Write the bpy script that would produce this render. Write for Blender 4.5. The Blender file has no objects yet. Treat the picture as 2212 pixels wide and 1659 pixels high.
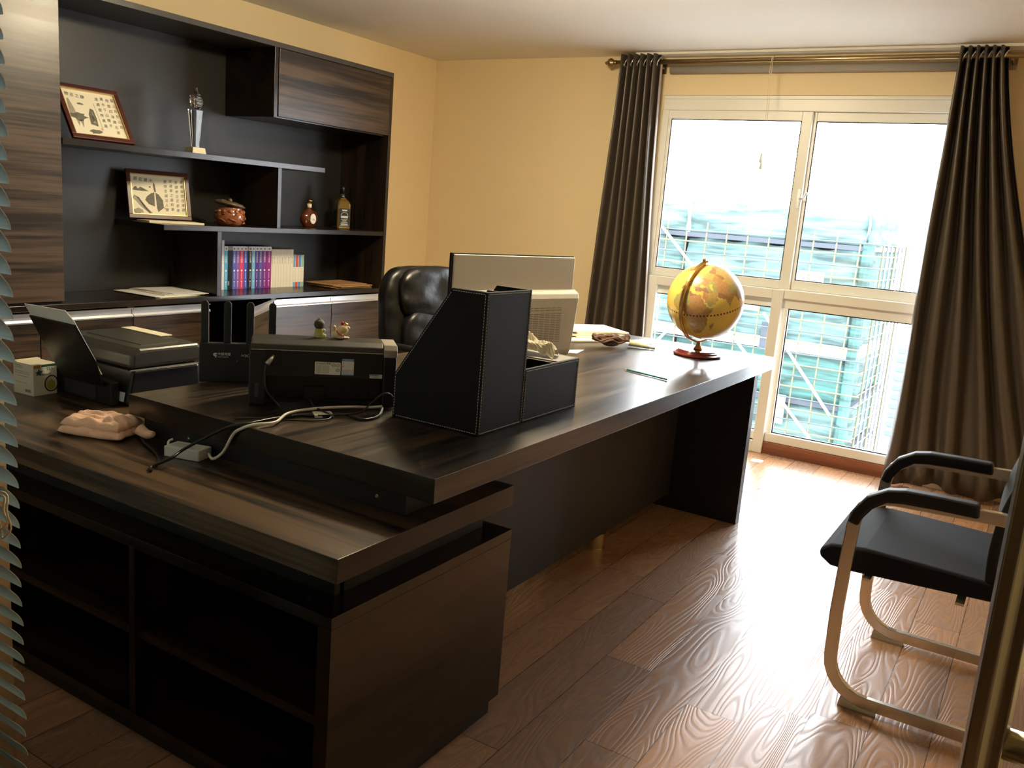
import bpy, bmesh, math, random
from mathutils import Vector, Matrix
random.seed(7)
S = bpy.context.scene
C = S.collection
PI = math.pi

# ---------------------------------------------------------------- camera
yaw, pitch, roll = 0.54198354, 0.19565329, 0.08004626
f = Vector((math.cos(yaw)*math.cos(pitch), math.sin(yaw)*math.cos(pitch), -math.sin(pitch)))
r = Vector((math.sin(yaw), -math.cos(yaw), 0)); u = r.cross(f)
r2 = r*math.cos(roll) + u*math.sin(roll); u2 = -r*math.sin(roll) + u*math.cos(roll)
cam = bpy.data.cameras.new('camera'); co = bpy.data.objects.new('camera', cam); C.objects.link(co)
M = Matrix((r2, u2, -f)).transposed().to_4x4(); M.translation = Vector((0, 0, 1.45)); co.matrix_world = M
cam.sensor_width = 36; cam.lens = 36*1891.08/2212; cam.clip_start = 0.05; cam.clip_end = 300
S.camera = co

# ---------------------------------------------------------------- world, daylight, exposure
S.view_settings.view_transform = 'Standard'; S.view_settings.look = 'None'
S.view_settings.gamma = 1; S.view_settings.exposure = 0.6; S.view_settings.use_curve_mapping = False
w = bpy.data.worlds.new('overcast_sky'); S.world = w; w.use_nodes = True
nt = w.node_tree; bg = nt.nodes['Background']
bg.inputs[0].default_value = (0.86, 0.93, 1.0, 1); bg.inputs[1].default_value = 14.0

def area(name, loc, rot, sx, sy, power=0, portal=False, col=(1, 1, 1)):
    l = bpy.data.lights.new(name, 'AREA'); l.shape = 'RECTANGLE'; l.size = sx; l.size_y = sy; l.energy = power; l.color = col
    o = bpy.data.objects.new(name, l); C.objects.link(o); o.location = loc; o.rotation_euler = rot
    if portal: l.cycles.is_portal = True
    return o
area('window_portal', (5.86, 1.42, 1.2), (0, PI/2, 0), 2.3, 2.1, portal=True)

# ---------------------------------------------------------------- materials
def mat(name):
    m = bpy.data.materials.new(name); m.use_nodes = True
    t = m.node_tree; return m, t, t.nodes['Principled BSDF']
def N(t, kind, **kw):
    n = t.nodes.new(kind)
    for k, v in kw.items():
        if k in n.inputs: n.inputs[k].default_value = v
        else: setattr(n, k, v)
    return n
def L(t, a, b): t.links.new(a, b)
def plain(name, col, rough=0.5, metal=0.0, spec=0.5, noise=0.0, nscale=20, bump=0.0, bscale=200, coat=0.0, trans=0.0, ior=1.45, sheen=0.0):
    m, t, b = mat(name)
    b.inputs['Base Color'].default_value = (*col, 1); b.inputs['Roughness'].default_value = rough
    b.inputs['Metallic'].default_value = metal; b.inputs['Specular IOR Level'].default_value = spec
    b.inputs['Coat Weight'].default_value = coat; b.inputs['Transmission Weight'].default_value = trans; b.inputs['IOR'].default_value = ior
    b.inputs['Sheen Weight'].default_value = sheen
    tc = N(t, 'ShaderNodeTexCoord')
    if noise:
        n = N(t, 'ShaderNodeTexNoise', Scale=nscale, Detail=4.0); L(t, tc.outputs['Object'], n.inputs['Vector'])
        mx = N(t, 'ShaderNodeMix', data_type='RGBA'); mx.inputs[6].default_value = (*[c*(1-noise) for c in col], 1); mx.inputs[7].default_value = (*[min(1, c*(1+noise)) for c in col], 1)
        L(t, n.outputs[0], mx.inputs[0]); L(t, mx.outputs[2], b.inputs['Base Color'])
    if bump:
        n = N(t, 'ShaderNodeTexNoise', Scale=bscale, Detail=3.0); L(t, tc.outputs['Object'], n.inputs['Vector'])
        bp = N(t, 'ShaderNodeBump', Strength=bump, Distance=0.002); L(t, n.outputs[0], bp.inputs['Height']); L(t, bp.outputs[0], b.inputs['Normal'])
    return m
def wood(name, dark, light, axis, rough=0.3, band=1.0, coat=0.0, spec=0.5, bump=0.08, cr=0.1):
    """straight-grained laminate; the grain runs along the given axis"""
    m, t, b = mat(name)
    tc = N(t, 'ShaderNodeTexCoord')
    def stretched(long, cross):
        mp = N(t, 'ShaderNodeMapping'); s = [cross]*3; s[axis] = long
        mp.inputs['Scale'].default_value = s; L(t, tc.outputs['Object'], mp.inputs[0]); return mp
    n1 = N(t, 'ShaderNodeTexNoise', Scale=1.0, Detail=5.0, Roughness=0.65); L(t, stretched(1.8, 62).outputs[0], n1.inputs['Vector'])
    n2 = N(t, 'ShaderNodeTexNoise', Scale=1.0, Detail=2.0, Distortion=0.4); L(t, stretched(0.7, 9*band).outputs[0], n2.inputs['Vector'])
    ad = N(t, 'ShaderNodeMath', operation='MULTIPLY_ADD'); ad.inputs[1].default_value = 0.55
    L(t, n1.outputs[0], ad.inputs[0])
    m2 = N(t, 'ShaderNodeMath', operation='MULTIPLY'); m2.inputs[1].default_value = 0.6; L(t, n2.outputs[0], m2.inputs[0]); L(t, m2.outputs[0], ad.inputs[2])
    rp = N(t, 'ShaderNodeValToRGB'); rp.color_ramp.elements[0].position = 0.49; rp.color_ramp.elements[1].position = 0.67
    rp.color_ramp.elements[0].color = (*dark, 1); rp.color_ramp.elements[1].color = (*light, 1)
    L(t, ad.outputs[0], rp.inputs[0]); L(t, rp.outputs[0], b.inputs['Base Color'])
    rg = N(t, 'ShaderNodeMath', operation='MULTIPLY_ADD'); rg.inputs[1].default_value = 0.5*rough; rg.inputs[2].default_value = 0.72*rough; L(t, ad.outputs[0], rg.inputs[0]); L(t, rg.outputs[0], b.inputs['Roughness'])
    b.inputs['Coat Weight'].default_value = coat; b.inputs['Specular IOR Level'].default_value = spec
    bp = N(t, 'ShaderNodeBump', Strength=bump, Distance=0.001); L(t, n1.outputs[0], bp.inputs['Height']); L(t, bp.outputs[0], b.inputs['Normal']); b.inputs['Coat Roughness'].default_value = cr
    return m

def floor_mat():
    m, t, b = mat('laminate_floor')
    g = N(t, 'ShaderNodeNewGeometry'); sp = N(t, 'ShaderNodeSeparateXYZ'); L(t, g.outputs['Position'], sp.inputs[0])
    def mth(op, a, bb=None, c=None):
        n = N(t, 'ShaderNodeMath', operation=op)
        for i, v in enumerate((a, bb, c)):
            if v is None: continue
            if isinstance(v, (int, float)): n.inputs[i].default_value = v
            else: L(t, v, n.inputs[i])
        return n.outputs[0]
    W = 0.165; LN = 1.2
    row = mth('FLOOR', mth('DIVIDE', mth('SUBTRACT', sp.outputs[1], 0.085), W))
    fy = mth('FRACT', mth('DIVIDE', mth('SUBTRACT', sp.outputs[1], 0.085), W))
    off = mth('FRACT', mth('MULTIPLY', mth('SINE', mth('MULTIPLY', row, 12.9898)), 437.58))
    xx = mth('ADD', mth('DIVIDE', sp.outputs[0], LN), off)
    col = mth('FLOOR', xx); fx = mth('FRACT', xx)
    cb = N(t, 'ShaderNodeCombineXYZ'); L(t, row, cb.inputs[0]); L(t, col, cb.inputs[1])
    wn = N(t, 'ShaderNodeTexWhiteNoise', noise_dimensions='3D'); L(t, cb.outputs[0], wn.inputs['Vector'])
    # contour-line grain: distance bands of a stretched noise, shifted for every plank
    cv = N(t, 'ShaderNodeCombineXYZ')
    L(t, mth('MULTIPLY', sp.outputs[0], 1.25), cv.inputs[0]); L(t, mth('MULTIPLY', sp.outputs[1], 7.5), cv.inputs[1]); L(t, mth('MULTIPLY', wn.outputs[0], 60.0), cv.inputs[2])
    nz = N(t, 'ShaderNodeTexNoise', Scale=1.0, Detail=1.2, Roughness=0.45, Distortion=0.25); L(t, cv.outputs[0], nz.inputs['Vector'])
    ring = mth('SINE', mth('MULTIPLY', nz.outputs[0], 150.0))
    ring01 = mth('MULTIPLY_ADD', ring, 0.5, 0.5)
    thin = mth('POWER', ring01, 2.4)
    fcv = N(t, 'ShaderNodeMapping'); fcv.inputs['Scale'].default_value = (6, 160, 1); L(t, g.outputs['Position'], fcv.inputs[0])
    fine = N(t, 'ShaderNodeTexNoise', Scale=1.0, Detail=4.0); L(t, fcv.outputs[0], fine.inputs['Vector'])
    # seams
    ey = mth('MINIMUM', fy, mth('SUBTRACT', 1.0, fy)); ex = mth('MINIMUM', fx, mth('SUBTRACT', 1.0, fx))
    sy = mth('LESS_THAN', ey, 0.009); sx = mth('LESS_THAN', ex, 0.0012)
    seam = mth('MAXIMUM', sy, sx)
    c1 = N(t, 'ShaderNodeMix', data_type='RGBA'); c1.inputs[6].default_value = (0.43, 0.245, 0.140, 1); c1.inputs[7].default_value = (0.26, 0.138, 0.074, 1)
    L(t, mth('ADD', mth('MULTIPLY', thin, 0.55), mth('MULTIPLY', fine.outputs[0], 0.45)), c1.inputs[0])
    hs = N(t, 'ShaderNodeHueSaturation'); L(t, c1.outputs[2], hs.inputs['Color'])
    L(t, mth('MULTIPLY_ADD', wn.outputs[0], 0.45, 0.78), hs.inputs['Value']); L(t, mth('MULTIPLY_ADD', wn.outputs[0], 0.2, 0.9), hs.inputs['Saturation'])
    c2 = N(t, 'ShaderNodeMix', data_type='RGBA'); L(t, seam, c2.inputs[0]); L(t, hs.outputs[0], c2.inputs[6]); c2.inputs[7].default_value = (0.07, 0.035, 0.02, 1)
    L(t, c2.outputs[2], b.inputs['Base Color'])
    L(t, mth('MULTIPLY_ADD', thin, 0.12, 0.27), b.inputs['Roughness'])
    h = mth('SUBTRACT', mth('ADD', mth('MULTIPLY', thin, -0.6), mth('MULTIPLY', fine.outputs[0], 0.15)), mth('MULTIPLY', seam, 1.5))
    bp = N(t, 'ShaderNodeBump', Strength=0.42, Distance=0.0012); L(t, h, bp.inputs['Height']); L(t, bp.outputs[0], b.inputs['Normal'])
    return m
def glass_mat(name, tint=(1, 1, 1), refl=0.6):
    m = bpy.data.materials.new(name); m.use_nodes = True; t = m.node_tree; t.nodes.clear()
    o = N(t, 'ShaderNodeOutputMaterial'); mx = N(t, 'ShaderNodeMixShader'); tr = N(t, 'ShaderNodeBsdfTransparent'); gl = N(t, 'ShaderNodeBsdfGlossy')
    tr.inputs[0].default_value = (*tint, 1); gl.inputs['Roughness'].default_value = 0.02
    fr = N(t, 'ShaderNodeFresnel', IOR=1.5); ml = N(t, 'ShaderNodeMath', operation='MULTIPLY'); ml.inputs[1].default_value = refl
    L(t, fr.outputs[0], ml.inputs[0]); L(t, ml.outputs[0], mx.inputs[0]); L(t, tr.outputs[0], mx.inputs[1]); L(t, gl.outputs[0], mx.inputs[2]); L(t, mx.outputs[0], o.inputs[0])
    return m
def emis(name, col, s):
    m, t, b = mat(name); b.inputs['Base Color'].default_value = (*col, 1); b.inputs['Emission Color'].default_value = (*col, 1); b.inputs['Emission Strength'].default_value = s
    return m

DK = (0.0048, 0.0030, 0.0018); LT = (0.023, 0.0130, 0.0062)
M_ = dict(
    wood_x=wood('dark_oak_grain_x', DK, LT, 0, 0.24), wood_y=wood('dark_oak_grain_y', DK, LT, 1, 0.22), wood_z=wood('dark_oak_grain_z', DK, LT, 2, 0.3),
    desk=wood('dark_oak_desktop', (0.006, 0.004, 0.0028), (0.080, 0.050, 0.026), 0, 0.34, spec=0.65, coat=0.3, bump=0.45), desk_y=wood('dark_oak_desktop_return', (0.006, 0.004, 0.0024), (0.110, 0.062, 0.027), 1, 0.36, band=1.6, spec=0.6, coat=0.2, bump=0.45),
    flap=wood('dark_oak_doors', (0.016, 0.010, 0.006), (0.088, 0.054, 0.030), 0, 0.3, band=1.5), edge=plain('dark_edge_band', (0.05, 0.043, 0.038), 0.35),
    back=plain('dark_backboard', (0.014, 0.013, 0.011), 0.42, noise=0.2, nscale=3), blackboard=plain('black_board', (0.012, 0.012, 0.013), 0.45, bump=0.1, bscale=400),
    slate=plain('dark_grey_modesty_board', (0.022, 0.020, 0.019), 0.5, bump=0.15, bscale=600),
    alu=plain('brushed_aluminium', (0.78, 0.78, 0.78), 0.28, 0.85), chrome=plain('satin_steel', (0.74, 0.69, 0.60), 0.2, 0.75), steel=plain('door_steel', (0.52, 0.48, 0.36), 0.25, 1.0),
    brass=plain('brass', (0.55, 0.33, 0.12), 0.28, 1.0), rod=plain('antique_brass', (0.35, 0.26, 0.14), 0.3, 1.0),
    wall=plain('cream_paint', (0.82, 0.655, 0.385), 0.65, bump=0.05, bscale=300), ceil=plain('ceiling_paint', (0.80, 0.77, 0.70), 0.8),
    white=plain('white_frame', (0.80, 0.78, 0.70), 0.35), rubber=plain('black_gasket', (0.02, 0.02, 0.02), 0.6), base=wood('reddish_base_board', (0.17, 0.05, 0.022), (0.27, 0.09, 0.04), 1, 0.35),
    floor=floor_mat(), glass=glass_mat('window_glass'), curtain=plain('brown_satin_curtain', (0.070, 0.053, 0.038), 0.36, spec=0.9, noise=0.15, nscale=30),
    lining=plain('pale_curtain_lining', (0.42, 0.36, 0.33), 0.6), leather=plain('black_leatherette', (0.011, 0.011, 0.0115), 0.62, spec=0.22, bump=0.25, bscale=900), stitch=plain('white_stitching', (0.6, 0.6, 0.56), 0.7),
    lining_d=plain('organizer_lining', (0.006, 0.006, 0.006), 0.7), plastic=plain('black_plastic', (0.009, 0.009, 0.009), 0.33), plastic_m=plain('matt_black_plastic', (0.012, 0.013, 0.014), 0.5, bump=0.1, bscale=1200),
    grey=plain('grey_plastic', (0.045, 0.043, 0.036), 0.3), silver=plain('silver_plastic', (0.42, 0.40, 0.34), 0.3, 0.3), offwhite=plain('off_white_plastic', (0.60, 0.56, 0.47), 0.35),
    vent=plain('dark_vent', (0.17, 0.145, 0.11), 0.7), paper=plain('paper', (0.82, 0.80, 0.74), 0.7), cream=plain('cream_paper', (0.78, 0.70, 0.48), 0.7), kraft=plain('kraft_paper', (0.42, 0.23, 0.09), 0.7, noise=0.12, nscale=15),
    whitecable=plain('white_cable', (0.75, 0.72, 0.62), 0.4), blackcable=plain('black_cable', (0.012, 0.011, 0.010), 0.35), adapter=plain('white_adapter', (0.66, 0.66, 0.62), 0.4), ink=plain('black_print', (0.02, 0.02, 0.02), 0.6), greyink=plain('grey_print', (0.25, 0.25, 0.23), 0.6),
    red=plain('red_paint', (0.55, 0.02, 0.02), 0.3), maroon=plain('mahogany_base', (0.17, 0.022, 0.022), 0.18, coat=0.6), towel=plain('peach_towel', (0.88, 0.55, 0.36), 0.9, noise=0.1, nscale=25, bump=0.7, bscale=260, sheen=0.3),
    frame=plain('mahogany_frame', (0.075, 0.018, 0.012), 0.35), foot=plain('foot_steel', (0.62, 0.50, 0.28), 0.25, 1.0), seat=plain('black_seat_fabric', (0.009, 0.010, 0.014), 0.8, spec=0.25, bump=0.3, bscale=1500), pad=plain('black_arm_pad', (0.016, 0.016, 0.018), 0.55, spec=0.35), mesh=plain('black_back_mesh', (0.012, 0.012, 0.012), 0.8, bump=0.5, bscale=900),
    exec=plain('black_glossy_leather', (0.006, 0.0055, 0.005), 0.34, spec=0.45, bump=0.9, bscale=28), blind=plain('pale_blue_grey_slats', (0.50, 0.62, 0.64), 0.45), cord=plain('cream_cord', (0.72, 0.62, 0.42), 0.7),
    crystal=plain('clear_crystal', (1, 1, 1), 0.02, trans=1.0, ior=1.5), goldlip=plain('gilt_inner_lip', (0.62, 0.46, 0.20), 0.35, 0.4), picture=plain('picture_paper', (0.82, 0.74, 0.54), 0.55),
    sumi=plain('grey_ink_wash', (0.16, 0.14, 0.10), 0.7, noise=0.5, nscale=60), sumi2=plain('pale_ink_wash', (0.36, 0.32, 0.23), 0.7, noise=0.35, nscale=60), seal=plain('pink_seal', (0.78, 0.42, 0.28), 0.7), blue=plain('label_blue', (0.05, 0.22, 0.50), 0.5),
    corridor=plain('corridor_paint', (0.20, 0.19, 0.17), 0.8),
)

# ---------------------------------------------------------------- building helpers
def tag(o, label=None, cat=None, group=None, kind=None):
    if label: o['label'] = label
    if cat: o['category'] = cat
    if group: o['group'] = group
    if kind: o['kind'] = kind
    return o
def thing(name, label, cat, loc=(0, 0, 0), rz=0.0, group=None):
    o = bpy.data.objects.new(name, None); C.objects.link(o); o.empty_display_size = 0.05
    o.location = loc; o.rotation_euler = (0, 0, rz)
    return tag(o, label, cat, group)
def obj(name, bm, m, parent=None, smooth=False, bevel=0.0, seg=2, sub=0, loc=None, rot=None):
    me = bpy.data.meshes.new(name); bmesh.ops.recalc_face_normals(bm, faces=bm.faces); bm.to_mesh(me); bm.free()
    for mm in (m if isinstance(m, (list, tuple)) else [m]): me.materials.append(M_[mm] if isinstance(mm, str) else mm)
    o = bpy.data.objects.new(name, me); C.objects.link(o)
    if parent: o.parent = parent
    if loc: o.location = loc
    if rot: o.rotation_euler = rot
    if smooth:
        for p in me.polygons: p.use_smooth = True
    if bevel:
        md = o.modifiers.new('bevel', 'BEVEL'); md.width = bevel; md.segments = seg; md.limit_method = 'ANGLE'; md.angle_limit = math.radians(40)
    if sub:
        md = o.modifiers.new('subdivision', 'SUBSURF'); md.levels = sub; md.render_levels = sub
    return o
def B(): return bmesh.new()
def box(bm, x0, x1, y0, y1, z0, z1, mi=0, M=None):
    vs = [bm.verts.new((x, y, z)) for x in (x0, x1) for y in (y0, y1) for z in (z0, z1)]
    for q in ((0, 1, 3, 2), (4, 6, 7, 5), (0, 4, 5, 1), (2, 3, 7, 6), (0, 2, 6, 4), (1, 5, 7, 3)):
        bm.faces.new([vs[i] for i in q]).material_index = mi
    if M is not None: bmesh.ops.transform(bm, matrix=M, verts=vs)
    return bm
def bx(name, m, parent, x0, x1, y0, y1, z0, z1, bevel=0.0, **k): return obj(name, box(B(), x0, x1, y0, y1, z0, z1), m, parent, bevel=bevel, **k)
def prism(bm, pts, a, b, axis=0, mi=0):
    """polygon pts in the plane across the axis, extruded from a to b along it (axis 0: pts=(y,z), 1: (x,z), 2: (x,y))"""
    def V(p, t): return {0: (t, p[0], p[1]), 1: (p[0], t, p[1]), 2: (p[0], p[1], t)}[axis]
    A = [bm.verts.new(V(p, a)) for p in pts]; D = [bm.verts.new(V(p, b)) for p in pts]; n = len(pts)
    bm.faces.new(A).material_index = mi; bm.faces.new(D[::-1]).material_index = mi
    for i in range(n): bm.faces.new((A[i], A[(i+1) % n], D[(i+1) % n], D[i])).material_index = mi
    return bm
def lathe(bm, prof, seg=32, c=(0, 0, 0), mi=0, sx=1.0, sy=1.0):
    rings = []
    for rr, z in prof:
        if rr < 1e-5: rings.append([bm.verts.new((c[0], c[1], c[2]+z))])
        else: rings.append([bm.verts.new((c[0]+rr*sx*math.cos(2*PI*i/seg), c[1]+rr*sy*math.sin(2*PI*i/seg), c[2]+z)) for i in range(seg)])
    for a, b in zip(rings, rings[1:]):
        for i in range(seg):
            j = (i+1) % seg
            if len(a) == 1 and len(b) == 1: continue
            if len(a) == 1: fc = (a[0], b[i], b[j])
            elif len(b) == 1: fc = (a[i], a[j], b[0])
            else: fc = (a[i], a[j], b[j], b[i])
            bm.faces.new(fc).material_index = mi
    return bm
def smooth_path(pts, n=8):
    P = [Vector(p) for p in pts]; out = []
    for i in range(len(P)-1):
        p0 = P[max(i-1, 0)]; p1 = P[i]; p2 = P[i+1]; p3 = P[min(i+2, len(P)-1)]
        for k in range(n):
            t = k/n; out.append(0.5*((2*p1) + (p2-p0)*t + (2*p0-5*p1+4*p2-p3)*t*t + (3*p1-p0-3*p2+p3)*t**3))
    out.append(P[-1]); return out
def tube(bm, path, r, seg=8, w=None, h=None, up=Vector((0, 0, 1)), mi=0, radii=None):
    """round tube (r) or rectangular bar (w x h) swept along a path"""
    P = [Vector(p) for p in path]; rings = []; last = None
    for i, p in enumerate(P):
        d = (P[min(i+1, len(P)-1)] - P[max(i-1, 0)]).normalized()
        if last is None:
            s = d.cross(up)
            if s.length < 1e-3: s = d.cross(Vector((1, 0, 0)))
        else: s = last - d*last.dot(d)
        if s.length < 1e-6: s = d.orthogonal()
        s.normalize(); last = s; v = s.cross(d).normalized()
        rr = radii[i] if radii else r
        if w: ring = [p + s*a*w/2 + v*b*h/2 for a, b in ((-1, -1), (1, -1), (1, 1), (-1, 1))]
        else: ring = [p + (s*math.cos(2*PI*k/seg) + v*math.sin(2*PI*k/seg))*rr for k in range(seg)]
        rings.append([bm.verts.new(q) for q in ring])
    n = len(rings[0])
    for a, b in zip(rings, rings[1:]):
        for k in range(n): bm.faces.new((a[k], a[(k+1) % n], b[(k+1) % n], b[k])).material_index = mi
    bm.faces.new(rings[0][::-1]).material_index = mi; bm.faces.new(rings[-1]).material_index = mi
    return bm
def ball(bm, c, r, sx=1, sy=1, sz=1, seg=20, M=None, mi=0):
    mm = Matrix.Translation(c) @ (M or Matrix()) @ Matrix.Diagonal((r*sx, r*sy, r*sz, 1))
    res = bmesh.ops.create_uvsphere(bm, u_segments=seg, v_segments=max(8, seg//2), radius=1, matrix=mm)
    for v in res['verts']:
        for fc in v.link_faces: fc.material_index = mi
    return bm
def cyl(bm, a, b, r, seg=20, r2=None, mi=0):
    return tube(bm, [a, Vector(a)+(Vector(b)-Vector(a))*0.5, b], r, seg, radii=[r, (r+(r if r2 is None else r2))/2, r if r2 is None else r2], mi=mi)
def face_M(origin, normal, up=(0, 0, 1)):
    n = Vector(normal).normalized(); rr = Vector(up).cross(n).normalized(); uu = n.cross(rr)
    M = Matrix((rr, uu, n)).transposed().to_4x4(); M.translation = Vector(origin); return M
def text(name, body, size, m, parent, M, align='CENTER', depth=0.0002, sx=1.0, shear=0.0):
    cu = bpy.data.curves.new(name, 'FONT'); cu.body = body; cu.size = size; cu.align_x = align; cu.align_y = 'CENTER'; cu.extrude = depth; cu.shear = shear
    o = bpy.data.objects.new('tmp_'+name, cu); C.objects.link(o); bpy.context.view_layer.update()
    me = bpy.data.meshes.new_from_object(o.evaluated_get(bpy.context.evaluated_depsgraph_get()))
    bpy.data.objects.remove(o); bpy.data.curves.remove(cu)
    me.transform(M @ Matrix.Diagonal((sx, 1, 1, 1))); me.materials.clear(); me.materials.append(M_[m] if isinstance(m, str) else m)
    o = bpy.data.objects.new(name, me); C.objects.link(o)
    if parent: o.parent = parent
    return o
def flat(name, pts, m, parent, M, th=0.0004):
    """a thin printed or glued patch: polygon in a face's own plane"""
    bm = prism(B(), pts, 0, th, 2); bmesh.ops.transform(bm, matrix=M, verts=bm.verts); return obj(name, bm, m, parent)
def rect(x0, x1, y0, y1): return [(x0, y0), (x1, y0), (x1, y1), (x0, y1)]
def copy_tree(o, parent=None):
    c = o.copy(); C.objects.link(c)
    if parent: c.parent = parent
    for ch in list(o.children): copy_tree(ch, c)
    return c
def rebase(root, base):
    base = Vector(base); root.location = base
    def rec(o):
        for ch in o.children:
            if ch.type == 'MESH': ch.data.transform(Matrix.Translation(-base))
            rec(ch)
    rec(root); return root
def structure(name, bm, m, parent=None, **k):
    o = obj(name, bm, m, parent, **k)
    if not parent: o['kind'] = 'structure'
    return o

# ================================================================ room shell
X0, X1, Y0, Y1, ZC = -1.8, 5.73, -1.2, 4.364, 2.54
structure('floor', box(B(), X0-0.1, X1+0.2, Y0-0.1, Y1+0.1, -0.1, 0), 'floor')
structure('ceiling', box(B(), X0-0.1, X1+0.2, Y0-0.1, Y1+0.1, ZC, ZC+0.1), 'ceil')
structure('wall_left', box(B(), X0-0.1, X1+0.2, Y1, Y1+0.1, 0, ZC), 'wall')
structure('wall_right', box(B(), X0-0.1, X1+0.2, Y0-0.1, Y0, 0, ZC), 'wall')
structure('wall_rear', box(B(), X0-0.1, X0, Y0, Y1, 0, ZC), 'corridor')
WY0, WY1, WZ0, WZ1 = 0.48, 2.44, 0.08, 2.285
bm = B()
box(bm, X1, X1+0.2, WY1, Y1, 0, ZC); box(bm, X1, X1+0.2, Y0, WY0, 0, ZC); box(bm, X1, X1+0.2, WY0, WY1, WZ1, ZC); box(bm, X1+0.03, X1+0.2, WY0, WY1, 0, WZ0)
structure('wall_back', bm, 'wall')
structure('trim_1', box(B(), 5.60, 5.729, Y0, 2.62, 2.522, 2.539), 'ceil', bevel=0.004)
structure('baseboard_back', box(B(), 5.715, 5.76, WY0, 1.47, 0.0, 0.079), 'base', bevel=0.003)

# ================================================================ window
w1 = bpy.data.objects.new('window_1', None); C.objects.link(w1); w1['kind'] = 'structure'
fr = B()
a, b_ = 5.735, 5.80
box(fr, a, b_, WY0, WY1, 2.192, 2.262); box(fr, a-0.002, b_+0.03, WY0, WY1, 2.262, 2.284)          # head
box(fr, a, b_, WY1-0.045, WY1, 0.081, 2.192)                                                     # left jamb
box(fr, a, b_, WY0, WY0+0.05, 0.081, 2.192)
box(fr, a-0.01, b_, WY0, WY1-0.045, 0.081, 0.138)                                                    # sill rail
box(fr, a+0.012, b_, WY0, WY1-0.045, 0.967, 1.085); box(fr, a-0.015, b_, WY0, 1.49, 1.03, 1.088)                             # transom
box(fr, a, b_, 1.432, 1.475, 0.138, 0.967)                                                        # lower mullion
obj('window_frame', fr, 'white', w1, bevel=0.003)
def sash(y0, y1, z0, z1, x, wl, wr, wb, wt, nm='window_sash'):
    s = B(); box(s, x, x+0.03, y1-wl, y1, z0, z1); box(s, x, x+0.03, y0, y0+wr, z0, z1); box(s, x, x+0.03, y0+wr, y1-wl, z0, z0+wb); box(s, x, x+0.03, y0+wr, y1-wl, z1-wt, z1)
    o = obj(nm, s, 'white', w1, bevel=0.003)
    g = B(); i = 0.006
    for (p, q, rr_, ss) in ((y0+wr, y0+wr+i, z0+wb, z1-wt), (y1-wl-i, y1-wl, z0+wb, z1-wt), (y0+wr, y1-wl, z0+wb, z0+wb+i), (y0+wr, y1-wl, z1-wt-i, z1-wt)): box(g, x+0.005, x+0.012, p, q, rr_, ss)
    obj('gasket', g, 'rubber', o)
    obj('glass_pane', box(B(), x+0.013, x+0.018, y0+wr, y1-wl, z0+wb, z1-wt), 'glass', o)
    return o
sl = sash(1.445, WY1-0.046, 1.086, 2.191, 5.737, 0.02, 0.062, 0.056, 0.056)
sr = sash(WY0+0.05, 1.475, 1.089, 2.191, 5.770, 0.05, 0.045, 0.060, 0.055)
lo = B()
obj('glass_pane', box(B(), 5.765, 5.770, WY0+0.05, 1.432, 0.138, 0.967), 'glass', w1); obj('glass_pane', box(B(), 5.765, 5.770, 1.475, WY1-0.045, 0.138, 0.967), 'glass', w1)
g = B()
for (p, q) in ((WY0+0.05, 1.432), (1.475, WY1-0.045)):
    box(g, 5.755, 5.763, p, q, 0.138, 0.145); box(g, 5.755, 5.763, p, q, 0.96, 0.967); box(g, 5.755, 5.763, p, p+0.007, 0.145, 0.96); box(g, 5.755, 5.763, q-0.007, q, 0.145, 0.96)
obj('gasket', g, 'rubber', w1)
hb = box(B(), 5.728, 5.737, 1.452, 1.470, 1.60, 1.72); tube(hb, smooth_path([(5.73, 1.455, 1.66), (5.72, 1.43, 1.665), (5.715, 1.41, 1.70)], 5), 0.006, 8)
obj('window_latch', hb, 'alu', sl)

# white sash frame leaning at the lower left pane, its foot on the floor
t = thing('loose_window_screen', 'white framed screen sash standing on the floor in front of the lower left pane', 'window screen')
s = B(); x = 5.695
box(s, x, x+0.028, 1.467, 1.532, 0.0, 1.085); box(s, x, x+0.028, 2.33, 2.395, 0.0, 1.085); box(s, x, x+0.028, 1.532, 2.33, 1.025, 1.085); box(s, x, x+0.028, 1.532, 2.33, 0.0, 0.075)
obj('screen_frame', s, 'white', t, bevel=0.003); rebase(t, (x, 1.93, 0))

# ================================================================ corridor partition seen at both picture edges
w2 = bpy.data.objects.new('window_2', None); C.objects.link(w2); w2['kind'] = 'structure'
s = B()
for p in (1.775, 3.0, 4.31): box(s, 0.90, 0.95, p, p+0.05, 0, ZC)
box(s, 0.90, 0.95, 1.83, 4.31, 0, 0.1); box(s, 0.90, 0.95, 1.83, 4.31, ZC-0.06, ZC)
obj('partition_frame', s, 'steel', w2); obj('glass_pane', box(B(), 0.92, 0.928, 1.826, 4.31, 0.1, ZC-0.06), 'glass', w2)
structure('wall_front', box(B(), 0.945, 0.955, 3.05, 4.31, 0.1, ZC-0.06), 'corridor')
d1 = bpy.data.objects.new('door_1', None); C.objects.link(d1); d1['kind'] = 'structure'
s = B()
prism(s, [(1.000, 0.0015), (1.016, -0.004), (1.020, -0.012), (1.008, -0.016), (1.010, -0.024), (1.006, -0.034), (0.988, -0.038), (0.976, -0.034), (0.984, -0.024), (0.978, -0.014), (0.986, -0.002)], 0.0, ZC-0.002, 2)
obj('door_post', s, 'steel', d1, bevel=0.002)
s = B(); tube(s, [(0.995, -0.03, 0.945), (0.995, -0.6, 0.945), (0.995, -1.199, 0.945)], 0.017, 14); obj('door_rail', s, 'steel', d1, smooth=True)
s = box(B(), 0.985, 1.005, -1.199, -0.036, 0.0, 0.08); obj('door_bottom_rail', s, 'steel', d1)

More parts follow.
